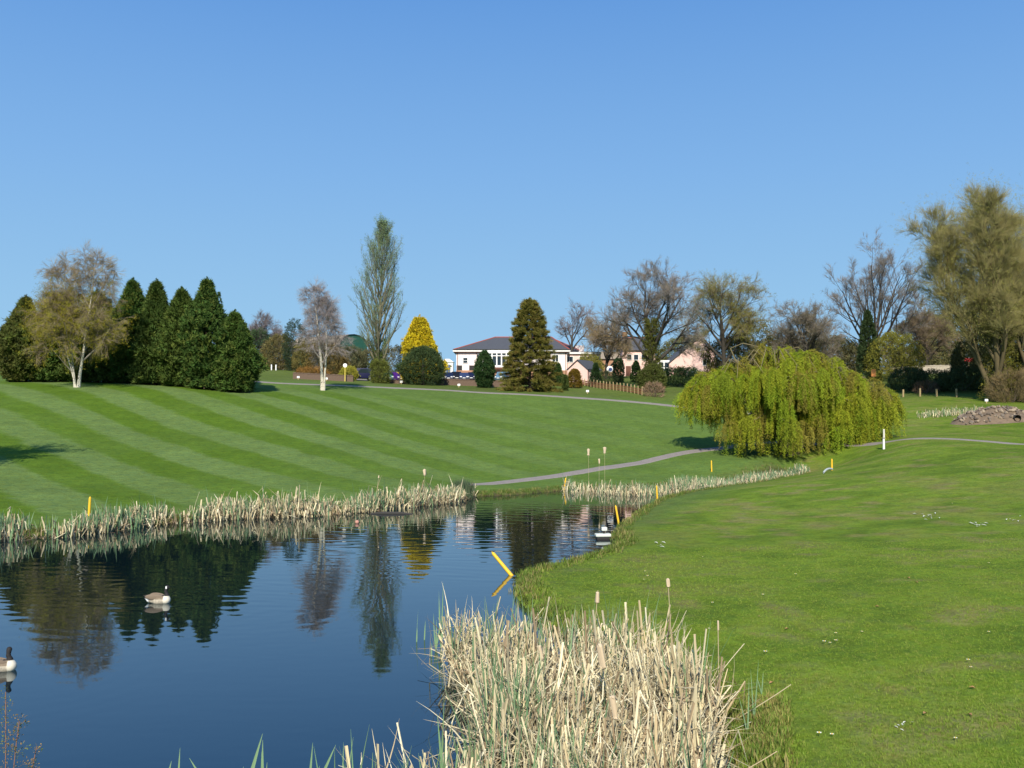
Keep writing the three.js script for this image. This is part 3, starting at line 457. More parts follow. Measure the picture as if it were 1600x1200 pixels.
oak('tall bare ash with upright fanned limbs, left of the giant willow', 1366, 168, { seed: 255, name: 'ash_tree', height: 27, radius: 0.5, trunk: 0.30, bare: 0.40, limbs: 11, angle: [1.2, 0.62, 0.55, 0.6], lift: [0.8, 0.45, 0.35, 0.2], limbLen: (f) => 12.5 * (1.05 - 0.15 * f), ratio: [0.42, 0.5, 0.5], bend: 0.13, twigColor: [0.215, 0.185, 0.155], kids: [6, 4, 3], twigs: 1, topTilt: 0.35 });
oak('bare tree with brown lower crown between ash and giant willow', 1448, 172, { seed: 256, height: 13.5, radius: 0.36, limbs: 8, levels: 3, kids: [6, 6], limbLen: () => 5.4, twigs: 3, twigColor: [0.21, 0.155, 0.10], leaf: 0.25, leafSize: 0.6, leafColor: [0.15, 0.125, 0.035] });
oak('small bare tree at the far right end of the conifer row', 412, 205, { seed: 257, height: 12.5, radius: 0.34, levels: 3, kids: [6, 6], limbs: 8, limbLen: () => 5, twigs: 3, twigColor: [0.20, 0.165, 0.16], bark: bark(0.06, 0.05, 0.045) });
// the giant willow at the right edge
grownTree('crack_willow', 'giant many-stemmed willow with a haze of olive leaves at the right edge', 1564, 124, { seed: 260, height: 29.5, bark: bark(0.13, 0.10, 0.045), branchBark: bark(0.12, 0.10, 0.045), trunk: 0.70, radius: 0.5, topR: 0.25, bare: 0.16, limbs: 15, levels: 3, kids: [6, 5], angle: [0.46, 0.55, 0.6], topTilt: 0.7, ratio: [0.5, 0.5], lift: [0.5, 0.3, 0.1], bend: 0.12, twigs: 2, twigSize: 1.4, twigLift: 0.25, fine: true, twigColor: [0.27, 0.235, 0.09], limbLen: (f) => 6.6 * (1.12 - 0.3 * f), leaf: 0.6, leafN: 3, leafSize: 0.44, leafColor: [0.27, 0.262, 0.065], leafJitter: 1.9, trunkBend: 0.05,
  stems: [{ lean: [-0.33, 0], share: 0.95, at: [-0.8, 0], r: 0.75 }, { lean: [-0.14, 0.12], share: 1.0, at: [-0.2, 0.6], turn: 1, r: 0.9 }, { lean: [0.08, -0.1], share: 1.02, at: [0.7, -0.3], turn: 2 }, { lean: [0.30, 0.05], share: 1.0, at: [2.6, 0.3], turn: 3 }, { lean: [0.52, 0.0], share: 0.9, at: [4.2, 0.2], turn: 4, r: 0.8 }, { lean: [0.2, -0.1], share: 1.05, at: [3.6, -0.8], turn: 5, r: 0.85 }], ivy: { n: 900, h: 9, r: 1.6, size: 0.5, color: [0.13, 0.125, 0.02] } });

{ // the weeping willow by the arm of the pond
  const base = stand(1236, 90, 0.1), R = rng(270), t = thing('weeping_willow', 'broad weeping willow with yellow green curtains hanging to the ground by the pond', 'tree', base), sw = new Swarm(R), limbs = [], br = [];
  const bx = (px) => (px - 1236) / FOCAL * 90;
  // masses of the crown: centre in metres, half width, half depth, height of its top, height where the curtain ends
  const mass = [[bx(1105), -0.5, 3.0, 3.0, 8.7, 4.0], [bx(1150), 0.5, 3.2, 3.4, 10.3, 1.5], [bx(1196), 1.8, 3.6, 3.6, 11.2, 0.2], [bx(1245), 1.2, 3.6, 3.6, 10.4, 0.3], [bx(1300), 0.4, 3.2, 3.4, 9.4, 0.7], [bx(1345), -0.6, 3.0, 3.2, 8.4, 0.9], [bx(1380), -1.0, 2.4, 2.6, 7.2, 1.6], [bx(1225), -3, 5, 3.0, 10.4, 1.5]];
  for (const [mx, mz, mw, md, top, low] of mass) {
    const a = Math.atan2(mz, mx);
    limbs.push(tube([V(Math.cos(a) * 0.3, 0, Math.sin(a) * 0.3), V(mx * 0.3, top * 0.42, mz * 0.3), V(mx * 0.75, top * 0.8, mz * 0.75), V(mx, top * 0.93, mz)], [0.34, 0.26, 0.16, 0.07], 6));
    for (let k = 0; k < 13; k++) { const b = R() * 6.283, q = 0.5 + 0.5 * R(), x = mx + Math.cos(b) * mw * q, z = mz + Math.sin(b) * md * q; br.push(tube([V(mx * 0.75, top * 0.8, mz * 0.75), V(lerp(mx, x, 0.5), top * 0.96, lerp(mz, z, 0.5)), V(x, top * (0.95 - 0.2 * q), z)], [0.08, 0.05, 0.02], 4)); }
    const n = Math.round(mw * md * 3.8);
    for (let i = 0; i < n; i++) {               // each bough ends in a mound of shoots that hang apart from its neighbours
      const b = R() * 6.283, q = Math.sqrt(R()), cx = mx + Math.cos(b) * mw * q, cz = mz + Math.sin(b) * md * q, roof = top * (1 - 0.30 * q * q) * (0.90 + 0.18 * fbm(cx * 0.5 + 40, cz * 0.5, 271, 2)) * (0.93 + 0.14 * noise(cx * 1.1, cz * 1.1, 275));
      const cy = R() < 0.45 ? roof * (0.94 + 0.08 * R()) : lerp(low + 1.0, roof, Math.pow(R(), 0.8)), rad = 0.4 + 0.8 * R(), hue = R() < 0.2 ? [0.215, 0.19, 0.028] : [0.185 + 0.06 * R(), 0.228 + 0.05 * R(), 0.016], len = 0.6 + 1.7 * R();
      br.push(tube([V(lerp(mx, cx, 0.35), Math.min(roof, cy + 0.9) * 0.96, lerp(mz, cz, 0.35)), V(lerp(mx, cx, 0.75), cy + 0.15, lerp(mz, cz, 0.75)), V(cx, cy, cz)], [0.05, 0.035, 0.015], 3));
      for (let k = 0; k < 17; k++) {
        const a2 = R() * 6.283, rr = rad * Math.sqrt(R()), g = V(Math.cos(a2) * 0.5 * rr, -1, Math.sin(a2) * 0.5 * rr), c0 = vary(R, hue, 0.2), stop = Math.max(low * 0.8 + R() * 0.8, cy - len * (0.5 + 0.9 * R()));
        let p = V(cx + Math.cos(a2) * rr, cy + 0.35 * (1 - rr / rad) + 0.2 * R(), cz + Math.sin(a2) * rr);
        sw.add(p, V(Math.cos(a2), -0.4, Math.sin(a2)), 0.6, c0);
        do { sw.add(p, g.clone().negate(), 0.85, c0); p = p.clone().addScaledVector(g, 0.7); g.x *= 0.45; g.z *= 0.45; } while (p.y > stop);
      }
    }
  }
  br.push(tube([V(bx(1150), 9, 0), V(bx(1135), 11.0, 0.5), V(bx(1155), 11.5, 0.6), V(bx(1185), 11.1, 0.4)], [0.09, 0.07, 0.05, 0.03], 5), tube([V(bx(1240), 9, 0), V(bx(1225), 10.8, 0.5), V(bx(1245), 11.1, 0.6), V(bx(1262), 10.4, 0.4)], [0.09, 0.07, 0.05, 0.03], 5));
  part('trunk', tube([V(0, -0.2, 0), V(0.1, 1.2, 0.1), V(0.0, 3.2, 0)], [0.75, 0.55, 0.42], 9), bark(0.16, 0.12, 0.07), t);
  part('limbs', joined(limbs), bark(0.16, 0.12, 0.07), t, 'stuff');
  part('branches', joined(br), bark(0.26, 0.21, 0.10), t, 'stuff');
  sw.build('hanging_shoots', G.hang, foliage, t); t.scale.set(0.95, 0.91, 0.95);
}
grownTree('shore_tree', 'leafy tree on the shore whose shade falls on the fairway', -278, 51, { seed: 280, height: 15.5, bark: bark(0.15, 0.12, 0.09), trunk: 0.6, radius: 0.3, topR: 0.3, bare: 0.4, limbs: 12, levels: 2, kids: [7], angle: [0.8, 0.6], ratio: [0.5], lift: [0.3, 0.1], bend: 0.15, twigs: 3, twigSize: 1, twigColor: [0.2, 0.16, 0.1], limbLen: () => 3.6, leaf: 0.9, leafN: 2, leafSize: 0.8, leafColor: [0.08, 0.11, 0.03], spray: G.leafy });

// ---------------------------------------------------------------- buildings
const render_ = tileTexture(256, (u, v) => { const n = 0.6 * wrapNoise(u, v, 90, 11) + 0.4 * wrapNoise(u, v, 7, 12); return 0.86 + 0.14 * n; });
const slateTex = tileTexture(256, (u, v) => { const n = 0.5 * wrapNoise(u, v, 64, 13) + 0.5 * wrapNoise(u, v, 12, 14); return 0.72 + 0.28 * n; });
const M = {
  white: new THREE.MeshStandardMaterial({ color: C(0.88, 0.77, 0.73), map: render_, roughness: 0.9 }), pink: new THREE.MeshStandardMaterial({ color: C(0.82, 0.56, 0.49), map: render_, roughness: 0.9 }),
  paint: mat(0.78, 0.77, 0.74, 0.5), slate: new THREE.MeshStandardMaterial({ color: C(0.080, 0.083, 0.095), map: slateTex, roughness: 0.75, side: THREE.DoubleSide }), ridge: mat(0.30, 0.075, 0.055, 0.8), brown: mat(0.13, 0.055, 0.035, 0.8),
  brick: new THREE.MeshStandardMaterial({ color: C(0.42, 0.23, 0.14), map: slateTex, roughness: 0.9 }), glass: new THREE.MeshPhysicalMaterial({ color: C(0.02, 0.03, 0.035), roughness: 0.06, specularIntensity: 1 }), dark: mat(0.02, 0.018, 0.016, 0.8),
  wood: new THREE.MeshStandardMaterial({ color: C(0.46, 0.34, 0.17), map: barkTex, roughness: 0.85 }), rust: mat(0.22, 0.085, 0.035, 0.9), teal: new THREE.MeshStandardMaterial({ color: C(0.030, 0.125, 0.080), map: slateTex, roughness: 0.6 }), sheet: new THREE.MeshStandardMaterial({ color: C(0.33, 0.27, 0.20), map: slateTex, roughness: 0.8, side: THREE.DoubleSide }),
};
function faces(quads) {                         // closed shells from flat polygons, uv in metres
  const pos = [], uv = [], idx = [];
  for (const q of quads) { const o = pos.length / 3, a = q[0], ux = V(...q[1]).sub(V(...a)).normalize(), n = V(0, 0, 0).crossVectors(ux, V(...q[2]).sub(V(...a))).normalize(), vy = V(0, 0, 0).crossVectors(n, ux); for (const p of q) { pos.push(...p); const r = V(...p).sub(V(...a)); uv.push(r.dot(ux) / 3, r.dot(vy) / 3); } for (let k = 1; k < q.length - 1; k++) idx.push(o, o + k, o + k + 1); }
  const g = new THREE.BufferGeometry(); g.setAttribute('position', new THREE.Float32BufferAttribute(pos, 3)); g.setAttribute('uv', new THREE.Float32BufferAttribute(uv, 2)); g.setIndex(idx); const n = g.toNonIndexed(); n.computeVertexNormals(); return n;
}
function hipRoof(x0, x1, z0, z1, y, ry, ra, rb) { const zm = (z0 + z1) / 2; return faces([[[x0, y, z1], [x1, y, z1], [rb, ry, zm], [ra, ry, zm]], [[x1, y, z0], [x0, y, z0], [ra, ry, zm], [rb, ry, zm]], [[x0, y, z0], [x0, y, z1], [ra, ry, zm]], [[x1, y, z1], [x1, y, z0], [rb, ry, zm]], [[x0, y, z0], [x1, y, z0], [x1, y, z1], [x0, y, z1]]]); }
function capLine(a, b, r) { return tube([V(...a), V(...b)], [r, r], 6); }
function windowPart(parent, x, y, z, w, h, cols, rows, name = 'window') {   // frame with bars, panes set back in it
  const f = [], t = 0.09; f.push(box(w, t, 0.12, x, y + h / 2, z), box(w, t, 0.16, x, y - h / 2, z + 0.02));
  for (let i = 0; i <= cols; i++) f.push(box(t, h - t, 0.115, x - w / 2 + i * w / cols, y, z));
  for (let j = 1; j < rows; j++) f.push(box(w - t, t * 0.7, 0.11, x, y - h / 2 + j * h / rows, z));
  const m = part(name, f, M.paint, parent);
  for (let i = 0; i < cols; i++) for (let j = 0; j < rows; j++) part('pane', box(w / cols - t * 0.6, h / rows - t * 0.6, 0.03, x - w / 2 + (i + 0.5) * w / cols, y - h / 2 + (j + 0.5) * h / rows, z - 0.02), M.glass, m);
  return m;
}
{ // clubhouse
  const d = 178, k = d / FOCAL, t = thing('clubhouse', 'long white clubhouse with hipped slate roof and red ridge behind the car park', 'building', stand(790, d)), X = (p) => (p - 790) * k, Y = (p) => (592 - p) * k;
  const x0 = X(713), x1 = X(886), eave = Y(548);
  part('wall', [box(x1 - x0, eave - 1.55, 12, (x0 + x1) / 2, 1.55 + (eave - 1.55) / 2, -6)], M.white, t);
  part('brick_base', [box(x1 - x0 + 0.06, 2.55, 12.06, (x0 + x1) / 2, 0.27, -6)], M.brick, t);
  const roof = part('roof', hipRoof(x0 - 0.6, x1 + 0.5, -12.6, 0.6, eave + 0.12, Y(523), X(773), X(864)), M.slate, t);
  const zr = -6; part('ridge_cap', [capLine([X(773), Y(523), zr], [X(864), Y(523), zr], 0.13), capLine([X(773), Y(523), zr], [x0 - 0.6, eave + 0.14, 0.6], 0.12), capLine([X(864), Y(523), zr], [x1 + 0.5, eave + 0.14, 0.6], 0.12)], M.ridge, roof);
  part('fascia', [box(x1 - x0 + 1.2, 0.34, 0.1, (x0 + x1) / 2, eave - 0.06, 0.58), box(0.1, 0.34, 13.1, x0 - 0.58, eave - 0.06, -6)], M.paint, t);
  part('soffit_board', [box(x1 - x0 + 0.9, 0.12, 0.5, (x0 + x1) / 2, eave - 0.30, 0.27)], M.brown, t);
  windowPart(t, X(727), Y(563.5), 0.05, 0.85, 1.05, 1, 2);
  windowPart(t, X(751), Y(556), 0.05, 1.5, 0.6, 3, 1);
  { const b = part('bay_window', [box(4.6, 0.28, 1.0, X(780), Y(551.5), 0.5), box(4.6, 0.4, 1.0, X(780), Y(573), 0.5)], M.paint, t); const f = [], pw = 4.4 / 5; for (let i = 0; i <= 5; i++) f.push(box(0.22, Y(551.5) - Y(573) - 0.34, 0.2, X(780) - 2.2 + i * pw, (Y(551.5) + Y(573)) / 2 + 0.06, 0.86)); f.push(box(4.4, 0.16, 0.18, X(780), Y(556.5), 0.86)); part('bay_frame', f, M.paint, b); for (let i = 0; i < 5; i++) { part('pane', box(pw - 0.2, 1.55, 0.04, X(780) - 2.2 + (i + 0.5) * pw, Y(564.8), 0.82), M.glass, b); part('pane', box(pw - 0.2, 0.36, 0.04, X(780) - 2.2 + (i + 0.5) * pw, Y(554.2), 0.82), M.glass, b); } }
  part('balcony', [box(5.6, 0.3, 1.4, X(783), Y(576), 0.75)], M.brown, t);
  for (const [a, b] of [[713.5, 722], [733, 742]]) part('garage_opening', box((b - a) * k, 0.9, 0.1, X((a + b) / 2), Y(575), 0.02), M.dark, t);
  for (const p of [715, 745, 800, 884]) part('downpipe', box(0.11, eave - 0.4, 0.11, X(p), eave / 2, 0.09), M.brown, t);
  part('gutter', [box(x1 - x0 + 1.2, 0.12, 0.14, (x0 + x1) / 2, eave + 0.16, 0.68)], M.dark, t);
  part('terrace_wall', [box(10.5, 0.75, 2.2, X(752), Y(588), 1.6)], M.brick, t);
  windowPart(t, X(868), Y(560), 0.05, 1.1, 1.3, 2, 1);
  // the wing on the right, with a second roof behind it
  const w = part('wing_wall', [box(X(940) - X(886), 4.7, 9, (X(940) + X(886)) / 2, 2.35, -6.2)], M.pink, t);
  for (const p of [891, 911, 922, 933]) windowPart(t, X(p), Y(561), -1.66, p === 891 ? 1.3 : 1.15, 1.1, 2, 1);
  part('wing_fascia', [box(X(941) - X(887), 0.3, 9.5, (X(941) + X(887)) / 2, 4.84, -6.0)], M.paint, w);
  part('wing_roof', [box(X(940) - X(887.5), 0.14, 9.0, (X(940) + X(887.5)) / 2, 5.06, -6.1)], M.slate, w);
  const r2 = part('rear_roof', hipRoof(X(838), X(912), -24, -11, 6.0, Y(519), X(858), X(873)), M.slate, t);
  part('ridge_cap', [capLine([X(858), Y(519), -17.5], [X(873), Y(519), -17.5], 0.13), capLine([X(873), Y(519), -17.5], [X(912), 6.02, -11], 0.12)], M.ridge, r2);
  part('rear_wall', [box(X(910) - X(840), 6.0, 12, (X(910) + X(840)) / 2, 3.0, -17.5)], M.white, t);
  part('roof_box', [box(1.7, 2.2, 2, X(914), 6.0, -14)], M.white, t);
}
{ // small pink hut
  const t = thing('garden_hut', 'small pink gabled hut with dark slate roof behind the post fence', 'hut', stand(903, 163), -0.55), w = 1.85, e = 2.55, p = 4.05, D = 4.8;
  part('wall', faces([[[-w, 0, 0], [w, 0, 0], [w, e, 0], [0, p, 0], [-w, e, 0]], [[w, 0, 0], [w, 0, -D], [w, e, -D], [w, e, 0]], [[-w, 0, -D], [-w, 0, 0], [-w, e, 0], [-w, e, -D]], [[w, 0, -D], [-w, 0, -D], [-w, e, -D], [0, p, -D], [w, e, -D]]]), M.pink, t);
  for (const s of [-1, 1]) { const g = box(Math.hypot(w, p - e) + 0.35, 0.1, D + 0.5); g.rotateZ(-s * Math.atan2(p - e, w)); g.translate(s * (w / 2 + 0.1), (p + e) / 2 + 0.02, -D / 2); part('roof_slope', g, M.slate, t); }
  part('downpipe', [box(0.1, e, 0.1, w + 0.06, e / 2, -0.1)], M.brown, t);
  part('plinth', [box(2 * w + 0.1, 0.25, D + 0.1, 0, 0.1, -D / 2)], M.brick, t);
}
{ // pink house left of the great oak
  const d = 190, k = d / FOCAL, t = thing('pink_house', 'pale pink house with two dark windows left of the ivy-clad oak', 'house', stand(991, d)), X = (p) => (p - 991) * k, a = X(973), b = X(1024);
  part('wall', [box(b - a, 5.2, 8, (a + b) / 2, 2.6, -4)], M.pink, t);
  const r = part('roof', faces([[[a - .4, 5.1, .5], [b + .4, 5.1, .5], [b + .4, 7.9, -4], [a - .4, 7.9, -4]], [[b + .4, 5.1, -8.5], [a - .4, 5.1, -8.5], [a - .4, 7.9, -4], [b + .4, 7.9, -4]], [[a, 5.15, 0], [a, 7.85, -4], [a, 5.15, -8]], [[b, 5.15, 0], [b, 5.15, -8], [b, 7.85, -4]]]), M.slate, t);
  part('ridge_cap', [capLine([a - .4, 7.92, -4], [b + .4, 7.92, -4], 0.12)], M.ridge, r);
  part('chimney', [box(0.9, 1.8, 0.9, X(980), 8.2, -4)], M.brick, r);
  windowPart(t, X(983.5), 3.75, 0.05, 0.95, 1.1, 1, 1); windowPart(t, X(994), 3.75, 0.05, 0.95, 1.1, 1, 1); windowPart(t, X(1006), 3.75, 0.05, 0.95, 1.1, 1, 1);
  part('door', box(1.0, 2.0, 0.1, X(982), 1.0, 0.04), M.brown, t); windowPart(t, X(993), 1.4, 0.05, 1.1, 1.1, 2, 1);
  // link range to the left with low roof
  part('link_wall', [box(X(973) - X(938), 3.6, 6, (X(973) + X(938)) / 2, 1.8, -5)], M.brick, t);
  part('link_roof', faces([[[X(938), 3.5, -1.6], [X(973), 3.5, -1.6], [X(973), 5.2, -5], [X(938), 5.2, -5]], [[X(973), 3.5, -8.4], [X(938), 3.5, -8.4], [X(938), 5.2, -5], [X(973), 5.2, -5]]]), M.sheet, t);
}
{ // gabled house above the weeping willow
  const d = 190, k = d / FOCAL, t = thing('gabled_house', 'pink gabled house with a long sloping roof, half hidden by the weeping willow', 'house', stand(1085, d)), X = (p) => (p - 1085) * k, Y = (p) => (587 - p) * k, D = 9;
  const out = [[1046, 588], [1118, 588], [1118, 553], [1092, 528.5], [1046, 567]].map(([x, y]) => [X(x), Y(y)]);
  const quads = [out.map(([x, y]) => [x, y, 0]), [...out].reverse().map(([x, y]) => [x, y, -D])]; for (let i = 0; i < out.length; i++) { const [x0, y0] = out[i], [x1, y1] = out[(i + 1) % out.length]; if (i !== 2 && i !== 3) quads.push([[x0, y0, 0], [x0, y0, -D], [x1, y1, -D], [x1, y1, 0]]); }
  part('wall', faces(quads), M.pink, t);
  for (const [p, q] of [[out[3], out[2]], [out[3], out[4]]]) { const l = Math.hypot(p[0] - q[0], p[1] - q[1]) + 0.45, g = box(l, 0.14, D + 0.7), a = Math.atan2(q[1] - p[1], q[0] - p[0]); g.translate(l / 2, 0.06, 0); if (Math.cos(a) < 0) { g.scale(-1, 1, 1); g.index.array.reverse(); g.rotateZ(a + Math.PI); } else g.rotateZ(a); g.translate(p[0], p[1], -D / 2); part('roof_slope', g, M.slate, t); }
  windowPart(t, X(1104), Y(567), 0.06, 1.5, 1.2, 2, 1); windowPart(t, X(1092), Y(545), 0.06, 0.8, 0.9, 1, 1);
  part('porch_roof', faces([[[X(1050), Y(588), 1.2], [X(1069), Y(588), 1.2], [X(1059.5), Y(573), 1.2]], [[X(1050), Y(588), 1.2], [X(1059.5), Y(573), 1.2], [X(1059.5), Y(573), 0], [X(1050), Y(588), 0]], [[X(1069), Y(588), 0], [X(1059.5), Y(573), 0], [X(1059.5), Y(573), 1.2], [X(1069), Y(588), 1.2]]]), M.brown, t);
  const c = part('garden_room', [box(2.6, 3.0, 4, X(1037), 1.5, -2.6)], M.paint, t); windowPart(c, X(1034), 1.5, -0.55, 1.0, 2.2, 1, 2, 'window'); windowPart(c, X(1042.5), 1.5, -0.55, 0.9, 2.2, 1, 2, 'window');
}
{ // green barn
  const t = thing('barn', 'dark teal metal barn with a tan sheet roof beyond the bushes', 'barn', stand(552, 208, 0.3), 0.95), w = 4.2, e = 5.9, p = 8.3, D = 15, arch = []; for (let i = 0; i <= 8; i++) { const a = i / 8 * Math.PI; arch.push([Math.cos(a) * w, e + Math.sin(a) * (p - e)]); }
  part('wall', faces([[[-w, 0, 0], [w, 0, 0], ...arch.map(([x, y]) => [x, y, 0])], [[-w, 0, -D], [-w, 0, 0], [-w, e, 0], [-w, e, -D]], [[w, 0, 0], [w, 0, -D], [w, e, -D], [w, e, 0]]]), M.teal, t);
  const q = []; for (let i = 0; i < 8; i++) { const f = ([x, y], z) => [x * 1.05, e - 0.1 + (y - e) * 1.05 + 0.08, z]; q.push([f(arch[i], 0.25), f(arch[i + 1], 0.25), f(arch[i + 1], -D), f(arch[i], -D)]); } part('roof', faces(q), M.sheet, t);
}
{ // distant white shed glimpsed beside the clubhouse
  const t = thing('white_shed', 'tiny white shed glimpsed between golden conifer and clubhouse', 'shed', stand(699, 205)); part('wall', [box(2.6, 2.4, 3, 0, 1.2, 0)], M.paint, t); part('roof', hipRoof(-1.5, 1.5, -1.7, 1.7, 2.4, 3.2, -0.4, 0.4), M.paint, t); part('door', box(0.9, 1.9, 0.06, 0.3, 0.95, 1.53), mat(0.05, 0.10, 0.2, 0.6), t);
}
// ---------------------------------------------------------------- car park
const stoneTex = tileTexture(256, (u, v) => { const a = wrapNoise(u, v, 22, 15), b = wrapNoise(u, v, 60, 16), n = 0.6 * a + 0.4 * b; return [0.55 + 0.5 * n, 0.52 + 0.46 * n, 0.50 + 0.42 * n]; });
const stone = new THREE.MeshStandardMaterial({ color: C(0.175, 0.125, 0.095), map: stoneTex, bumpMap: stoneTex, bumpScale: 0.06, roughness: 0.95 });
function stoneWall(label, a, b, h, material = stone, seed = 1) {     // follows the ground, with an uneven top course of coping stones
  const t = thing('stone_wall', label, 'wall', a), L = Math.hypot(b.x - a.x, b.z - a.z), n = Math.max(6, Math.round(L / 0.55)), R = rng(seed), body = [], cap = [], yaw = Math.atan2(-(b.z - a.z), b.x - a.x);
  for (let i = 0; i < n; i++) { const f = (i + 0.5) / n, x = lerp(a.x, b.x, f) - a.x, z = lerp(a.z, b.z, f) - a.z, y = ground(a.x + x, a.z + z) - a.y; body.push(box(L / n * 0.997, h + 0.5, 0.42 + 0.03 * R(), x, y + h / 2 - 0.25, z, yaw)); const g = rbox(L / n * 0.95, 0.12 + 0.14 * R(), 0.5 + 0.04 * R(), 0, 0, 0, 0.04); g.rotateY(yaw); g.translate(x, y + h + 0.05, z); cap.push(g); }
  part('wall_face', body, material, t); part('coping', cap, material, t);
}
stoneWall('low brown stone wall between dark round bush and spruce, hiding the parked cars', stand(684, 150), stand(802, 150), 0.85, stone, 31);
stoneWall('low stone wall behind the bare birch, below the brown shrubs', stand(458, 150), stand(552, 150), 0.85, stone, 32);
stoneWall('short low stone wall in front of the navy van', stand(585, 150), stand(640, 149), 0.45, stone, 33);
struct('car_park', ribbon([stand(530, 165), stand(620, 167), stand(700, 168), stand(800, 167)], 14, 0.05, 1.5), tarmac, 'asphalt car park in front of the clubhouse');
function vehicle(name, label, category, px, d, turn, paint, o = {}) {
  const t = thing(name, label, category, stand(px, d, -0.06), turn, o.group), L = o.L ?? 4.2, Wd = o.W ?? 1.72, H = o.H ?? 1.45, van = o.van;
  const s = new THREE.Shape(); const P = van ? [[-L / 2, .35], [-L / 2, 1.0], [-L / 2 + .06, H - .12], [-L / 2 + .25, H], [L * .18, H], [L * .32, H * .68], [L / 2 - .1, H * .54], [L / 2, .75], [L / 2, .35]] : [[-L / 2, .32], [-L / 2, .8], [-L / 2 + .15, .95], [-L * .36, H - .08], [-L * .22, H], [L * .08, H], [L * .24, .98], [L / 2 - .18, .82], [L / 2, .62], [L / 2, .32]];
  P.forEach(([x, y], i) => i ? s.lineTo(x, y) : s.moveTo(x, y)); s.closePath();
  const body = new THREE.ExtrudeGeometry(s, { depth: Wd - 0.16, bevelEnabled: true, bevelSize: 0.06, bevelThickness: 0.08, bevelSegments: 2 }); body.translate(0, 0, -(Wd - 0.16) / 2); body.rotateY(-Math.PI / 2);
  const pm = new THREE.MeshPhysicalMaterial({ color: C(...paint), roughness: 0.5, specularIntensity: 0.4 }); part('body', toCreasedNormals(body, 0.6), pm, t);   // the nose points to +z
  const roofY = H - 0.1, beltY = van ? H * 0.62 : 0.98;
  const pane = (x0, x1, y0, y1, z0, z1) => faces([[[-x0, y0, z0], [x0, y0, z0], [x1, y1, z1], [-x1, y1, z1]]]);
  part('windscreen', van ? pane(Wd / 2 - .16, Wd / 2 - .24, H * .68 + .08, H - .08, L * .32 + .05, L * .18 + .09) : pane(Wd / 2 - .14, Wd / 2 - .24, 1.02, H - .06, L * .24 + .05, L * .08 + .1), M.glass, t);
  part('rear_window', pane(Wd / 2 - .18, Wd / 2 - .24, beltY + .02, roofY, -L / 2 + (van ? -0.08 : .14), -L / 2 + (van ? -.02 : .33)), M.glass, t);
  for (const q of [-1, 1]) { const x = q * (Wd / 2 + 0.006); part('side_window', faces([[[x, beltY, -L * .33], [x, beltY, L * .2], [x, roofY, L * .06], [x, roofY, -L * .24]]]), M.glass, t);
    part('headlight', rbox(0.34, 0.16, 0.1, q * (Wd / 2 - .3), 0.68, L / 2 + 0.03, 0.04), mat(0.85, 0.85, 0.82, 0.1), t); part('tail_light', rbox(0.16, 0.34, 0.08, q * (Wd / 2 - .16), 0.85, -L / 2 - 0.06, 0.03), mat(0.45, 0.02, 0.02, 0.3), t);
    for (const z of [-L * .3, L * .31]) { const wh = part('wheel', (() => { const g = new THREE.CylinderGeometry(0.32, 0.32, 0.22, 18); g.rotateZ(Math.PI / 2); g.translate(q * (Wd / 2 - .1), 0.30, z); return g; })(), mat(0.015, 0.015, 0.016, 0.8), t); part('rim', (() => { const g = new THREE.CylinderGeometry(0.19, 0.19, 0.24, 14); g.rotateZ(Math.PI / 2); g.translate(q * (Wd / 2 - .1), 0.30, z); return g; })(), mat(0.4, 0.4, 0.42, 0.35, { metalness: 0.7 }), wh); } }
  part('number_plate', rbox(0.5, 0.11, 0.03, 0, 0.48, L / 2 + 0.085, 0.01), mat(0.75, 0.75, 0.7, 0.5), t); part('bumper', rbox(Wd - 0.1, 0.2, 0.14, 0, 0.42, L / 2 + 0.02, 0.05), mat(0.04, 0.04, 0.045, 0.6), t);
  return t;
}
vehicle('van', 'dark navy van parked side-on between brown shrubs and poplar', 'van', 565, 160, -1.3, [0.008, 0.010, 0.045], { L: 4.4, H: 1.95, W: 1.8, van: true });
[[606, 166, 0.25, [0.03, 0.16, 0.15], 'small teal car beside the poplar, left of the purple car'], [620, 165, 0.5, [0.055, 0.01, 0.14], 'deep purple car parked left of the dark round bush'], [632, 168, 0.3, [0.02, 0.02, 0.16], 'dark violet blue car half behind the round bush'], [688, 171, 0.15, [0.42, 0.44, 0.47], 'silver car just right of the dark round bush'], [700, 171, 0.1, [0.010, 0.018, 0.05], 'dark blue car, second to the right of the round bush'], [713, 172, 0.1, [0.008, 0.009, 0.015], 'blackish blue car below the clubhouse garage opening'],
  [726, 171, 0.0, [0.03, 0.045, 0.11], 'mid blue car in front of the clubhouse terrace'], [739, 171, -0.1, [0.008, 0.012, 0.04], 'navy car next to the oval bush'], [785, 170, -0.35, [0.10, 0.20, 0.30], 'pale blue car between oval bush and spruce']].forEach(([px, d, t, c, label], i) => vehicle('car', label, 'car', px, d, t, c, { group: 'cars parked below the clubhouse', H: 1.42 + 0.08 * (i % 3) }));

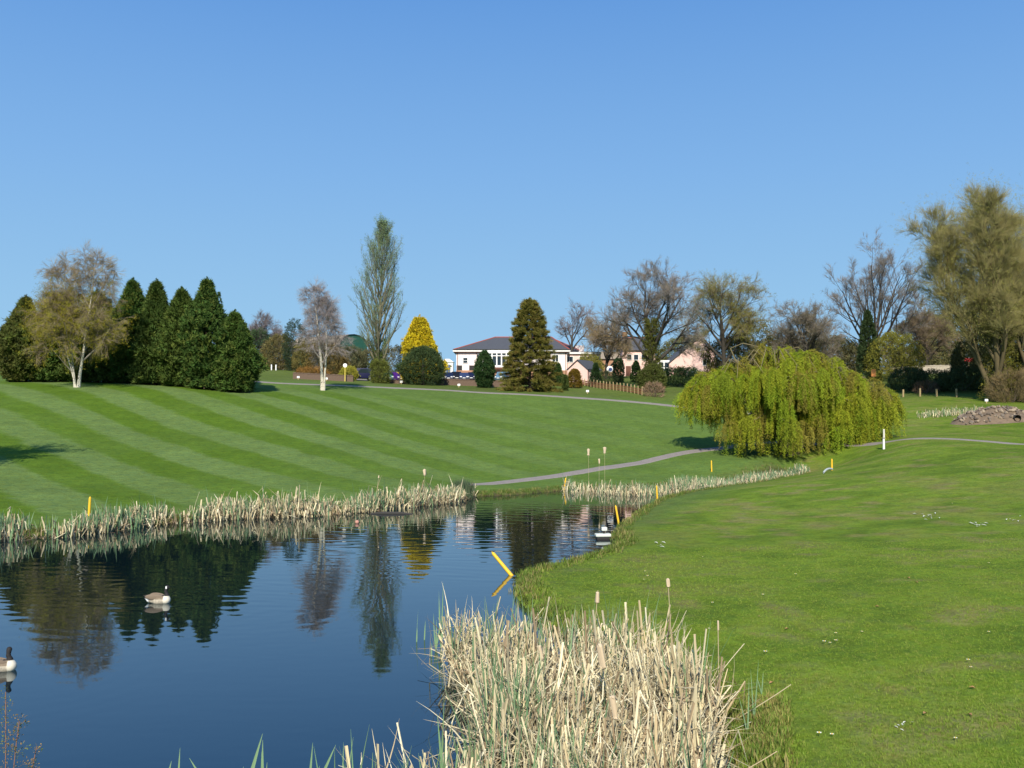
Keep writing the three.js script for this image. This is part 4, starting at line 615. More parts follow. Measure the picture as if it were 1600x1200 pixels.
// ---------------------------------------------------------------- fences, signs and markers
function postGeo(w, h, r = 0.015) { const g = rbox(w, h, w, 0, h / 2, 0, r); return g; }
{
  const a = stand(896, 164), b = stand(1003, 137.5), t = thing('post_fence', 'pale wooden post fence with rust brown rails running down from the hut', 'fence', a), n = 22, g = postGeo(0.13, 1.4, 0.03), R = rng(51), pts = [];
  for (let i = 0; i < n; i++) { const f = i / (n - 1), x = lerp(a.x, b.x, f), z = lerp(a.z, b.z, f) + Math.sin(f * 3) * 0.8, y = ground(x, z); pts.push(V(x - a.x, y - a.y, z - a.z)); const m = part('post', g, M.wood, t); m.position.copy(pts[i]).add(V(0, -0.1 - 0.12 * R(), 0)); m.rotation.set((R() - .5) * .06, R(), (R() - .5) * .08); }
  for (const h of [0.22, 0.5, 0.78]) for (let i = 1; i < n; i++) { const p = pts[i - 1], q = pts[i], l = p.distanceTo(q), gm = rbox(l, 0.2, 0.05, 0, 0, 0, 0.01), m = part('rail', gm, M.rust, t); m.position.copy(p).lerp(q, 0.5).add(V(0, h, -0.03)); m.rotation.set(0, Math.atan2(-(q.z - p.z), q.x - p.x), Math.asin((q.y - p.y) / l), 'YZX'); }
}
[[1385, 136], [1411, 134.5], [1437.5, 134], [1463.5, 133], [1495, 131]].forEach(([px, d], i) => { const m = solo('fence_post', (() => { const g = postGeo(0.2, 1.25 - 0.12 * (i % 2), 0.04); return g; })(), M.wood, ['weathered fence post nearest the weeping willow', 'pale fence post, second from the weeping willow', 'stout pale fence post before the dark hedge', 'greenish slim fence post before the dark hedge', 'fence post in deep shade nearest the giant willow'][i], 'post', 'fence posts by the dark hedge'); m.position.copy(stand(px, d, 0.1)); m.rotation.set(0, 0.3, 0.03 * (i - 2)); });
function stake(label, p, h, leanX, leanZ, w = 0.075) {
  const t = thing('yellow_stake', label, 'stake', p, 0, 'yellow water hazard stakes'), g = new THREE.CylinderGeometry(w * 0.62, w * 0.7, h, 8); g.translate(0, h / 2, 0); const s = part('shaft', g, mat(0.78, 0.46, 0.02, 0.55), t); const c = new THREE.ConeGeometry(w * 0.62, w, 8); c.translate(0, h + w / 2, 0); part('tip', c, mat(0.78, 0.46, 0.02, 0.55), t); t.rotation.set(leanX, 0, leanZ); return t;
}
{ const p = onWater(803, 899); p.y = -0.1; stake('yellow stake leaning far over the water at the lawn corner', p, 1.05, -0.25, 0.70, 0.09); }
stake('yellow stake tilted on the shore above the white float', onWater(967, 819), 0.85, -0.05, 0.17);
stake('yellow stake at the corner of the pond by the tall reeds', hit(881, 766), 0.8, 0, -0.16);
stake('yellow stake on the grass below the weeping willow', hit(1112, 737), 0.85, 0, 0.02, 0.085);
stake('yellow stake beside the white drain pipe end', hit(1300, 735), 0.75, 0, 0.0, 0.09);
stake('yellow stake poking out of the far shore reeds', hit(139, 806), 0.85, 0, -0.05, 0.1);
stake('yellow stake among reeds at the water bend', (() => { const p = onWater(1027, 779); p.y = 0; return p; })(), 0.75, 0, 0.05);
{ const p = hit(1381, 702), t = thing('white_post', 'tall white post standing right of the weeping willow', 'post', p); const g = new THREE.CylinderGeometry(0.085, 0.095, 0.9, 12); g.translate(0, 0.45, 0); part('lower_shaft', g, M.paint, t); const b = new THREE.CylinderGeometry(0.11, 0.11, 0.1, 12); b.translate(0, 0.92, 0); part('band', b, mat(0.30, 0.29, 0.26, 0.7), t); const u = new THREE.CylinderGeometry(0.07, 0.08, 0.6, 12); u.translate(0.02, 1.27, 0); part('upper_shaft', u, mat(0.62, 0.58, 0.50, 0.7), t); const c = new THREE.SphereGeometry(0.085, 12, 8); c.translate(0.02, 1.58, 0); part('cap', c, mat(0.62, 0.58, 0.50, 0.7), t); }
{ const p = hit(1294, 738), t = thing('drain_pipe', 'pale drain pipe end lying beside the yellow stake', 'pipe', p, 0.5); const c = new THREE.QuadraticBezierCurve3(V(-0.55, 0.0, 0.1), V(-0.1, 0.35, 0), V(0.5, 0.2, -0.1)); part('pipe', new THREE.TubeGeometry(c, 12, 0.07, 10), mat(0.34, 0.38, 0.38, 0.6), t); const r = new THREE.TorusGeometry(0.08, 0.02, 6, 14); r.rotateY(1.0); r.translate(-0.55, 0.0, 0.1); part('collar', r, mat(0.4, 0.45, 0.45, 0.6), t); }
{ // white float at the lawn's edge
  const p = onWater(942, 842), t = thing('white_float', 'white slab float with a raised white block moored at the lawn edge', 'float', p, 0.1);
  part('slab', rbox(0.66, 0.13, 0.42, 0, 0.16, 0, 0.05), mat(0.55, 0.58, 0.50, 0.7), t); part('drum', rbox(0.56, 0.2, 0.34, 0, 0.02, 0, 0.06), M.dark, t); part('stand_post', rbox(0.10, 0.14, 0.1, 0.06, 0.28, -0.05, 0.02), M.dark, t); part('block', rbox(0.24, 0.16, 0.2, 0.07, 0.41, -0.05, 0.04), mat(0.58, 0.60, 0.54, 0.7), t);
}
const marker = (label, px, d, kind) => { const t = thing('tee_marker', label, 'marker', stand(px, d)); if (kind === 'pole') { part('pole', rbox(0.12, 2.2, 0.12, 0, 1.1, 0, 0.02), mat(0.62, 0.50, 0.08, 0.7), t); const g = new THREE.CylinderGeometry(0.32, 0.32, 0.1, 16); g.rotateX(Math.PI / 2); g.translate(0, 2.5, 0); part('disc', g, M.paint, t); } else { part('foot', rbox(0.14, 0.3, 0.14, 0, 0.1, 0, 0.03), M.wood, t); part('board', rbox(0.42, 0.32, 0.14, 0, 0.36, 0, 0.04), M.paint, t); } return t; };
marker('white board on a foot left of the bare birch', 466, 147); marker('white board just right of the bare birch trunk', 510, 146); marker('yellow pole with a round white disc beside the navy van', 539, 149, 'pole'); marker('white board left of the dark round bush', 627, 146); marker('white board on the grass below the stone wall', 717, 141); marker('white board right of the thin columnar shrub', 918, 136); marker('white board in front of the poplar', 603, 147.5);
for (const [px, label] of [[424, 'left white gate post by the gravel track'], [431, 'right white gate post by the gravel track']]) { const m = solo('gate_post', postGeo(0.22, 1.1, 0.04), M.paint, label, 'post', 'white gate posts'); m.position.copy(stand(px, 182)); }
marker('small white board on the grass at the foot of the giant willow', 1541, 121);
{ // satellite-like round sign by the pink house
  const t = thing('round_sign', 'round blue and white sign on a pole right of the hut', 'sign', stand(953, 164)); part('pole', rbox(0.08, 2.2, 0.08, 0, 1.1, 0, 0.02), M.dark, t); const g = new THREE.CylinderGeometry(0.55, 0.55, 0.07, 20); g.rotateX(Math.PI / 2); g.translate(0, 2.5, 0); const f = part('plate', g, M.paint, t); const b = new THREE.CylinderGeometry(0.3, 0.3, 0.09, 16); b.rotateX(Math.PI / 2); b.translate(0.08, 2.45, 0.01); part('emblem', b, mat(0.02, 0.05, 0.18, 0.5), f);
}
// ---------------------------------------------------------------- far right: wall, bins, rockery
stoneWall('pale stone wall beyond the dark hedge on the right', stand(1392, 166), stand(1512, 166), 1.25, new THREE.MeshStandardMaterial({ color: C(0.50, 0.46, 0.38), map: stoneTex, bumpMap: stoneTex, bumpScale: 0.06, roughness: 0.95 }), 34);
{ const t = thing('grit_bin', 'mustard yellow grit bin standing before the pale stone wall', 'bin', stand(1425, 160), 0.2); part('bin_body', rbox(1.4, 1.15, 1.0, 0, 0.95, 0, 0.08), mat(0.42, 0.28, 0.02, 0.6), t); part('lid', rbox(1.5, 0.18, 1.1, 0, 1.6, 0, 0.06), mat(0.48, 0.32, 0.03, 0.6), t); part('base', rbox(1.2, 0.5, 0.9, 0, 0.2, 0, 0.04), M.dark, t); }
{ const t = thing('orange_sign', 'small orange board peeping over the weeping willow', 'sign', stand(1365, 150)); part('post', rbox(0.1, 2.2, 0.1, 0, 1.0, 0, 0.02), M.wood, t); part('board', rbox(0.7, 1.1, 0.06, 0, 2.3, 0.06, 0.02), mat(0.80, 0.30, 0.08, 0.6), t); }
{ const t = thing('red_sign', 'small red board on a post left of the giant willow', 'sign', stand(1514, 160)); part('post', rbox(0.1, 2.4, 0.1, 0, 1.2, 0, 0.02), M.wood, t); part('board', rbox(1.5, 0.6, 0.06, 0, 2.5, 0.06, 0.02), mat(0.42, 0.02, 0.02, 0.6), t); }
function rockGeo(seed, r) { const g = new THREE.IcosahedronGeometry(1, 1), p = g.attributes.position; const R = rng(seed), a = R() * 9, sx = 0.7 + 0.6 * R(), sy = 0.5 + 0.4 * R(); for (let i = 0; i < p.count; i++) { const x = p.getX(i), y = p.getY(i), z = p.getZ(i), k = r * (0.75 + 0.5 * noise(x * 1.7 + a, y * 1.7 + z * 2.3, seed)); p.setXYZ(i, x * k * sx, y * k * sy, z * k); } g.computeVertexNormals(); return g; }
{
  const c = stand(1556, 101), t = thing('rockery', 'heap of brown and grey rubble with a dark pipe mouth at the right edge', 'rubble heap', c), R = rng(77), geos = [1, 2, 3, 4, 5].map((s) => rockGeo(s, 0.3)), ms = [mat(0.22, 0.165, 0.12, 0.95), mat(0.16, 0.13, 0.105, 0.95), mat(0.30, 0.235, 0.165, 0.95), mat(0.11, 0.085, 0.065, 0.95)];
  const hgt = (x, z) => 1.35 * Math.max(0, 1 - Math.pow(Math.abs(x + 0.2) / 4.6, 2.4) - Math.pow(Math.abs(z) / 2.6, 2)) * (0.75 + 0.5 * fbm(x * 0.8, z * 0.8, 78));
  const pl = new THREE.PlaneGeometry(9.6, 5.4, 40, 24); pl.rotateX(-Math.PI / 2); const p = pl.attributes.position; for (let i = 0; i < p.count; i++) { const x = p.getX(i), z = p.getZ(i); p.setY(i, ground(c.x + x, c.z + z) - c.y - 0.06 + hgt(x, z) + (noise(x * 3, z * 3, 79) - .5) * 0.12 * (hgt(x, z) > 0.03 ? 1 : 0)); } pl.computeVertexNormals(); part('earth', pl, new THREE.MeshStandardMaterial({ color: C(0.19, 0.145, 0.10), map: stoneTex, roughness: 0.95 }), t);
  for (let i = 0; i < 290; i++) { const x = (R() * 2 - 1) * 4.4, z = (R() * 2 - 1) * 2.2, h = hgt(x, z); if (h < 0.06) continue; const m = part('stone', geos[i % 5], ms[Math.floor(R() * 4)], t); m.position.set(x, ground(c.x + x, c.z + z) - c.y + h + 0.02, z); m.scale.setScalar(0.3 + 0.6 * R() * R() + 0.15 * R()); m.rotation.set(R() * 3, R() * 6, R() * 3); }
  const mouth = new THREE.CylinderGeometry(0.34, 0.34, 0.7, 16, 1, true); mouth.rotateX(Math.PI / 2); mouth.translate(1.0, ground(c.x + 1, c.z + 2.0) - c.y + 0.42, 2.1); part('pipe', mouth, mat(0.03, 0.026, 0.022, 0.9, { side: THREE.DoubleSide }), t); const plug = new THREE.CircleGeometry(0.34, 16); plug.translate(1.0, ground(c.x + 1, c.z + 2.0) - c.y + 0.42, 1.8); part('pipe_end', plug, M.dark, t);
}

// ---------------------------------------------------------------- shrubs, hedges, far woods
const olive = [0.105, 0.110, 0.030], brownTw = [0.17, 0.115, 0.06], mossy = [0.085, 0.100, 0.026];
[['shrub', 'brown twiggy shrub at the right of the gravel track', 437, 190, 6.2, 6.0, [0.13, 0.11, 0.04], 1100, 0.8], ['shrub', 'dark green holly-like tree beside the brown twiggy shrub', 462, 186, 9.0, 4.2, [0.03, 0.05, 0.022], 1200, 0.7], ['shrub', 'olive shrub left of the bare birch trunk', 484, 172, 5.2, 5.2, [0.125, 0.105, 0.03], 1100, 0.7], ['shrub', 'rust tinted shrub behind the bare birch trunk', 512, 168, 5.4, 6.2, [0.12, 0.088, 0.026], 1400, 0.7], ['shrub', 'low rusty orange shrub above the stone wall', 488, 154, 1.7, 5.0, [0.20, 0.105, 0.025], 700, 0.5],
  ['shrub', 'grey green shrub below the barn roof', 540, 182, 4.6, 7.0, [0.10, 0.10, 0.045], 1200, 0.7], ['shrub', 'bright yellow green shrub left of the navy van', 545, 158, 2.0, 2.4, [0.26, 0.24, 0.03], 600, 0.45], ['shrub', 'brown green hedge mass right of the poplar', 618, 190, 5.0, 9.0, [0.115, 0.105, 0.05], 1500, 0.8], ['shrub', 'dark hedge behind the parked van', 570, 185, 4.4, 7, [0.09, 0.085, 0.04], 1000, 0.8], ['shrub', 'olive shrub in front of the poplar trunk', 594, 147, 3.2, 2.4, [0.10, 0.115, 0.022], 900, 0.5],
  ['shrub', 'shadowy green bush by the gravel track bend', 402, 200, 7.5, 6, [0.04, 0.07, 0.025], 1000, 0.8], ['shrub', 'green brown bush under the small bare tree', 423, 208, 7, 6, [0.09, 0.085, 0.03], 900, 0.8],
  ['shrub', 'low ivy bush at the foot of the great bare oak', 1018, 143, 3.6, 3.4, [0.065, 0.078, 0.016], 1000, 0.6], ['shrub', 'pale brown dead bramble at the foot of the great oak', 1022, 136, 1.9, 2.6, [0.30, 0.19, 0.12], 500, 0.45], ['shrub', 'dark hedge in shade left of the weeping willow', 1060, 158, 2.6, 7.5, [0.045, 0.08, 0.025], 1100, 0.6], ['shrub', 'yellowish garden shrub beside the clubhouse wing', 922, 172, 4.4, 4.0, [0.17, 0.16, 0.03], 700, 0.6], ['shrub', 'green garden shrub between hut and columnar conifer', 947, 163, 2.0, 3.6, [0.075, 0.10, 0.035], 600, 0.45],
  ['shrub', 'olive bush behind the roof of the gabled house', 1070, 205, 7.5, 10, [0.11, 0.11, 0.035], 1300, 0.9], ['shrub', 'brown bush below the olive leafed oak', 1150, 178, 7.0, 11, [0.13, 0.115, 0.04], 1500, 0.9], ['shrub', 'olive bush right of the olive leafed oak', 1182, 172, 9.5, 9, [0.125, 0.125, 0.04], 1400, 0.9], ['shrub', 'brown hedge behind the weeping willow top', 1225, 180, 6.8, 13, [0.125, 0.09, 0.05], 1600, 0.9], ['shrub', 'dull green hedge below the ash, left half', 1300, 175, 6.5, 12, [0.115, 0.11, 0.045], 1600, 0.9],
  ['shrub', 'bright olive bush right of the pointed dark conifer', 1398, 158, 7.0, 8.5, [0.155, 0.150, 0.022], 1700, 0.75], ['shrub', 'tall soft green bush behind the pale stone wall', 1448, 182, 10.0, 13, [0.125, 0.120, 0.045], 2200, 0.9], ['shrub', 'grey green tree mass beside the giant willow', 1500, 186, 11.5, 11, [0.10, 0.105, 0.045], 2000, 0.9], ['shrub', 'brown green undergrowth behind the giant willow stems', 1560, 140, 8.5, 12, [0.115, 0.095, 0.028], 2600, 0.85], ['shrub', 'brown green undergrowth right of the giant willow stems', 1640, 138, 9.5, 14, [0.115, 0.100, 0.03], 2400, 0.9],
  ['shrub', 'low dark bush at the left end of the shaded hedge', 1420, 143, 3.0, 5.0, [0.050, 0.072, 0.026], 900, 0.55], ['shrub', 'low dark bush in the middle of the shaded hedge', 1455, 142, 2.6, 6.0, [0.048, 0.074, 0.026], 1100, 0.55], ['shrub', 'low dark bush at the right end of the shaded hedge', 1505, 139, 3.2, 7.0, [0.052, 0.072, 0.026], 1200, 0.55], ['shrub', 'brown dead bramble before the shaded hedge', 1447, 138, 1.7, 3.0, [0.14, 0.085, 0.05], 500, 0.45],
  ['shrub', 'tangled brown basal shoots at the foot of the giant willow', 1582, 122, 3.6, 5.0, [0.22, 0.16, 0.075], 1000, 0.8], ['shrub', 'tangled olive basal shoots right of the giant willow foot', 1630, 122, 4.2, 6.0, [0.19, 0.15, 0.06], 1000, 0.8]]
  .forEach(([n, label, px, d, h, w, color, cnt, spray], i) => shrub(n, label, px, d, { seed: 300 + i, height: h, width: w, depth: Math.min(w, 6), n: cnt, spray, color, accent: [color.map((v) => v * 1.4), 0.25], twiggy: /basal|dead/.test(label), geo: /basal|dead/.test(label) ? G.twig : i % 3 === 1 ? G.sparse.concat(G.leafy) : G.leafy }));
evergreen('small_conifer', 'pointed dark conifer rising behind the weeping willow', 1357, 160, { seed: 390, height: 11.5, width: 4.2, n: 1500, spray: 0.6, shape: (f) => Math.pow(clamp(1 - f), 0.8), color: [0.036, 0.060, 0.020], up: 0.6, group: 'clipped conifers by the houses' });
evergreen('small_conifer', 'narrow black green conifer before the pale stone wall', 1496, 150, { seed: 391, height: 5.2, width: 2.2, n: 900, spray: 0.45, shape: (f) => Math.pow(clamp(1 - f), 0.7), color: [0.036, 0.058, 0.020], up: 0.8, group: 'clipped conifers by the houses' });
function farWood(name, label, p0, p1, d, h, color, n, seed) {
  const R = rng(seed), g = new THREE.Group(); g.name = numbered(name); g.userData = { kind: 'stuff', label }; scene.add(g); const sw = new Swarm(R);
  for (let i = 0; i < n; i++) { const px = lerp(p0, p1, R()), dd = d + (R() - .5) * 24, p = stand(px, dd), top = h * (0.35 + 0.9 * fbm(px * 0.022, 3, seed)) ; p.y += R() * top; sw.add(p, V(R() - .5, 0.8, R() - .5), 1.5 * (0.6 + 0.8 * R()), vary(R, R() < 0.4 ? brownTw : color, 0.3)); }
  sw.build('wood', G.leafy, foliage, g);
}
farWood('distant_wood', 'distant wood on the skyline left of the barn', -260, 470, 300, 7.5, [0.06, 0.075, 0.04], 5200, 401);
farWood('distant_wood', 'distant hedge line behind the houses', 930, 1230, 285, 5.5, [0.07, 0.08, 0.04], 2600, 402);
farWood('distant_wood', 'distant wood on the skyline behind the giant willow', 1180, 1800, 270, 10, [0.07, 0.085, 0.04], 6500, 403);

// ---------------------------------------------------------------- reeds
function strap(len, w, kink, kinkAngle, curve, taper, seed) {         // a reed leaf: folded along its middle, bent or broken over
  const R = rng(seed), n = 7, pos = [], idx = []; let x = 0, y = 0, a = 0; const step = len / n;
  for (let i = 0; i <= n; i++) {
    const f = i / n, ww = w / 2 * (taper ? Math.max(0.06, 1 - Math.pow(f, 2.4)) : (1 - 0.25 * f)) * (0.8 + 0.4 * Math.sin(Math.min(1, f * 2.5) * 1.57)), c = Math.cos(a), s = Math.sin(a), tw = 0.5 * f * (seed % 2 ? 1 : -1);
    pos.push(x, y, -ww, x + c * ww * (0.35 + 0.2 * tw), y - s * ww * 0.35, 0, x, y, ww);
    if (i) { const p = (i - 1) * 3, q = i * 3; idx.push(p, q, p + 1, p + 1, q, q + 1, p + 1, q + 1, p + 2, p + 2, q + 1, q + 2); }
    a += curve / n; if (kink && f < kink && f + 1 / n >= kink) a += kinkAngle;
    x += Math.sin(a) * step; y += Math.cos(a) * step;
  }
  const g = new THREE.BufferGeometry(); g.setAttribute('position', new THREE.Float32BufferAttribute(pos, 3)); g.setIndex(idx); const m = g.toNonIndexed(); m.computeVertexNormals(); return m;
}
const REED = {
  dry: [strap(1, 0.026, 0, 0, 0.12, false, 1), strap(0.85, 0.022, 0, 0, -0.2, false, 2), strap(1, 0.024, 0.55, 1.9, 0.15, true, 3), strap(1.05, 0.022, 0.72, 2.3, 0.1, true, 4), strap(1, 0.028, 0.40, 1.2, 0.3, true, 5), strap(1.1, 0.020, 0, 0, 0.9, true, 6), strap(0.7, 0.022, 0, 0, 0.05, false, 7), strap(1.1, 0.024, 0.5, 2.5, 0.9, true, 8), strap(1.0, 0.026, 0.62, 1.5, -0.3, true, 9), strap(0.9, 0.03, 0.3, 0.9, 0.2, true, 10)],
  green: [strap(1, 0.026, 0, 0, 0.15, true, 11), strap(1.05, 0.022, 0, 0, 0.35, true, 12)],
};
const reedMat = new THREE.MeshStandardMaterial({ color: C(1, 1, 1), roughness: 0.85, side: THREE.DoubleSide });
const STRAW = [[0.60, 0.52, 0.32], [0.54, 0.455, 0.28], [0.46, 0.375, 0.22], [0.68, 0.60, 0.40], [0.38, 0.33, 0.21], [0.26, 0.19, 0.11]], REEDGREEN = [[0.13, 0.22, 0.10], [0.17, 0.25, 0.12], [0.10, 0.18, 0.085]];
class Reeds {
  constructor(seed) { this.R = rng(seed); this.by = new Map(); }
  put(kind, k, p, h, yaw, lean, roll, w, c) { const key = kind + k; if (!this.by.has(key)) this.by.set(key, { g: REED[kind][k], kind, list: [] }); this.by.get(key).list.push([p, h, yaw, lean, roll, w, c]); }
  one(p, h, dry, leanMax = 0.22, wide = 1) {
    const R = this.R; if (dry) { const k = [0, 1, 2, 2, 3, 3, 4, 5, 6, 7, 7, 8, 8, 9][Math.floor(R() * 14)], fallen = R() < 0.17; this.put('dry', k, p, h * (0.82 + 0.34 * R()), R() * 6.283, fallen ? 0.5 + R() * 0.8 : (R() - .5) * 2 * leanMax * (R() < 0.3 ? 1.9 : 0.9), (R() - .5) * leanMax * 1.3, wide * (0.75 + 0.6 * R()), vary(R, STRAW[Math.floor(Math.pow(R(), 1.25) * 6)], 0.16)); }
    else this.put('green', Math.floor(R() * 2), p, h * (0.7 + 0.45 * R()), R() * 6.283, (R() - .5) * leanMax * 1.3, (R() - .5) * leanMax, wide * (0.8 + 0.5 * R()), vary(R, REEDGREEN[Math.floor(R() * 3)], 0.2));
  }
  build(parent) {
    const e = new THREE.Euler(), q = new THREE.Quaternion(), m = new THREE.Matrix4();
    for (const { g, kind, list } of this.by.values()) { const im = shade(new THREE.InstancedMesh(g, reedMat, list.length)); im.name = kind === 'dry' ? 'dry_reeds' : 'green_reeds'; im.userData.kind = 'stuff'; list.forEach(([p, h, yaw, lean, roll, w, c], i) => { e.set(roll, yaw, lean, 'YXZ'); q.setFromEuler(e); m.compose(p, q, V(h, h, w)); im.setMatrixAt(i, m); im.setColorAt(i, C(...c)); }); parent.add(im); }
  }
}
function bed(name, label) { const g = new THREE.Group(); g.name = numbered(name); g.userData = { kind: 'stuff', label }; scene.add(g); return g; }
function inPoly(poly, x, z) { let c = false; for (let i = 0, j = poly.length - 1; i < poly.length; j = i++) { const [ax, az] = poly[j], [bx, bz] = poly[i]; if ((az > z) !== (bz > z) && x < (bx - ax) * (z - az) / (bz - az) + ax) c = !c; } return c; }
const foot = (x, z) => Math.max(-0.08, ground(x, z) - 0.03);
{ // the big clump in the foreground
  const poly = [[702, 1032], [760, 1046], [850, 1048], [960, 1052], [1040, 1066], [1080, 1098], [1108, 1140], [1124, 1190], [1110, 1290], [1080, 1480], [545, 1480], [515, 1365], [630, 1330], [725, 1280], [765, 1190], [748, 1120], [708, 1075]].map(([x, y]) => { const p = onWater(x, y); return [p.x, p.z]; });
  const xs = poly.map((p) => p[0]), zs = poly.map((p) => p[1]), b = [Math.min(...xs), Math.max(...xs), Math.min(...zs), Math.max(...zs)], rd = new Reeds(501), R = rd.R; let n = 0;
  while (n < 5000) { const x = lerp(b[0], b[1], R()), z = lerp(b[2], b[3], R()); if (!inPoly(poly, x, z)) continue; const cl = fbm(x * 1.1, z * 1.1, 502, 3); if (R() > 0.08 + 1.2 * smooth(0.38, 0.62, cl)) continue; n++; const gr = fbm(x * 0.8 + 9, z * 0.8, 503, 2); rd.one(V(x, foot(x, z), z), 1.02 + 0.82 * cl + 0.3 * (R() - .5), R() > 0.04 + 0.20 * smooth(0.5, 0.72, gr), 0.42, 1.35); }
  for (let i = 0; i < 950; i++) { const q = onWater(lerp(490, 790, R()), lerp(1290, 1470, R())); if (inPoly(poly, q.x, q.z)) rd.one(V(q.x, foot(q.x, q.z), q.z), 1.2 + 0.4 * R(), R() > 0.18, 0.3, 1.4); }
  for (let i = 0; i < 1700; i++) { const x = lerp(b[0], b[1], R()), z = lerp(b[2], b[3], R()); if (inPoly(poly, x, z)) rd.put('dry', Math.floor(R() * 7), V(x, foot(x, z) + 0.05 + R() * 0.9, z), 0.7 + 0.5 * R(), R() * 6.283, 1.0 + R() * 0.9, 0.2 * (R() - .5), 0.9, vary(R, STRAW[2 + Math.floor(R() * 4)], 0.2)); }
  rd.build(bed('reed_bed', 'dense clump of broken straw coloured reeds at the near shore'));
}
{ // the belt along the far shore
  const rd = new Reeds(511), R = rd.R, line = pond.slice(1, 14).map(([x, z]) => V(x, 0, z)), c = catmull(line, 900);
  for (let i = 0; i < 7600; i++) {
    const p = c[Math.floor(R() * c.length)], f = p.x, cl = fbm(f * 0.55, 2, 512, 3); if (R() > 0.15 + 1.1 * smooth(0.32, 0.6, cl)) continue; const off = (Math.pow(R(), 0.8) * 2.1 - 0.75) * (f < -14 ? 1.25 : 1), x = p.x + (R() - .5) * 0.5, z = p.z - off * 0.9;
    rd.one(V(x, foot(x, z), z), (0.48 + 0.74 * cl) * (R() < 0.03 ? 1.6 : 1), R() > 0.20 + 0.3 * smooth(0.5, 0.75, fbm(f * 0.4 + 30, 4, 514, 2)), 0.42, 2.1);
  }
  for (let i = 0; i < 900; i++) { const p = c[Math.floor(R() * c.length)], x = p.x, z = p.z + 0.1 + 0.35 * R(); rd.put('dry', Math.floor(R() * 7), V(x, foot(x, z) + 0.03 + 0.12 * R(), z), 0.5 + 0.3 * R(), R() * 6.28, 1.2 + 0.5 * R(), 0, 1.2, vary(R, [0.30, 0.21, 0.13], 0.3)); }
  rd.build(bed('reed_bed', 'ragged belt of dry reeds along the far shore below the striped fairway'));
}
{ // the arm of the pond
  const rd = new Reeds(521), R = rd.R, a = [[884, 768], [940, 771], [1000, 774], [1040, 770], [1100, 762], [1160, 754], [1215, 748], [1260, 742]].map(([x, y]) => onWater(x, y)), c = catmull(a, 400);
  for (let i = 0; i < 4600; i++) { const k = Math.floor(R() * c.length), p = c[k], f = k / c.length, cl = fbm(p.x * 0.6, 5, 522, 3); if (R() > 0.4 + smooth(0.3, 0.6, cl)) continue; const off = (R() - 0.5) * lerp(3.2, 3.6, f), x = p.x + (R() - .5) * 0.4, z = p.z - 0.6 - off, tall = lerp(1.35, 0.75, smooth(0, 0.6, f)); rd.one(V(x, foot(x, z), z), tall * (0.42 + 0.75 * cl), R() > 0.26 + 0.30 * smooth(0.1, 0.4, f) * (off > 0 ? 1 : 0.3), 0.36, 1.7); }
  rd.build(bed('reed_bed', 'strip of pale reeds filling the narrow arm of the pond below the willow'));
}
{ // dark rushes at the corner of the far shore
  const p0 = onWater(722, 780), R = rng(531), t = thing('rush_clump', 'dark green rush clump at the end of the far shore reed belt', 'rushes', [p0.x, 0, p0.z]), rd = new Reeds(532); for (let i = 0; i < 420; i++) { const a = R() * 6.28, r = Math.sqrt(R()) * 0.75; rd.put('green', i % 2, V(Math.cos(a) * r, -0.05, Math.sin(a) * r * 0.8), 1.0 + 0.35 * R(), a + 3.14, 0.1 + 0.25 * r * R(), 0.1 * (R() - .5), 1.4, vary(R, [0.055, 0.085, 0.04], 0.3)); } rd.build(t);
}
{ // pale growth beside the rockery
  const rd = new Reeds(541), R = rd.R; for (let i = 0; i < 900; i++) { const px = lerp(1432, 1548, R()), p = stand(px, 109 + (R() - .5) * 3); if (R() > 1.6 * fbm(px * 0.09, 7, 543, 2) - 0.2) continue; rd.one(p, 0.35 + 0.7 * fbm(px * 0.1, 1, 542), R() > 0.35, 0.5, 1.8); } rd.build(bed('reed_bed', 'low pale dead reeds in the ditch left of the rubble heap'));
}
// single shoots that stand apart
const shootGeo = [REED.green[0], REED.green[1], REED.dry[0]].map((g) => g.clone().rotateY(Math.PI / 2));
function shoot(label, p, blades, group) { const t = thing('reed_shoot', label, 'reed', p, 0, group); blades.forEach(([h, yaw, lean, w, dry], i) => { const g = (dry ? shootGeo[2] : shootGeo[i % 2]), m = shade(new THREE.Mesh(g, dry ? mat(0.5, 0.4, 0.25, 0.85) : mat(0.15, 0.25, 0.12, 0.8))); m.name = 'blade'; m.scale.set(w * (group === 'green shoots along the near shore' ? 1.15 : 0.9), h, h * 0.8); m.rotation.set(0, 0.35 * Math.sin(yaw * 3 + i), yaw > 1.6 && yaw < 4.6 ? lean : -lean, 'ZXY'); t.add(m); }); return t; }
const wat = (px, py) => { const p = onWater(px, py); p.y = -0.05; return p; };
shoot('tall green reed tuft in the water left of the big clump', wat(689, 1012), [[1.5, 0, 0.03, 1.2], [1.25, 3, 0.08, 1.1], [0.9, 1.4, 0.12, 1], [1.1, 4.4, 0.06, 1]]);
shoot('short green reed tuft in the water just left of the tall tuft', wat(681, 1014), [[0.75, 0, 0.16, 1.2], [0.8, 3.1, 0.12, 1.2], [0.7, 1.5, 0.02, 1.2]]);
shoot('thin single reed standing far out in the water', wat(651, 1003), [[0.42, 0, 0.02, 1.1], [0.75, 3, 0.0, 0.4]]);
shoot('single reed between the thin reed and the tufts', wat(663, 1000), [[0.5, 0, 0.04, 1.1]]);
shoot('short reed stub beside the left edge of the big clump', wat(674, 1026), [[0.35, 0, 0.02, 1.2]]);
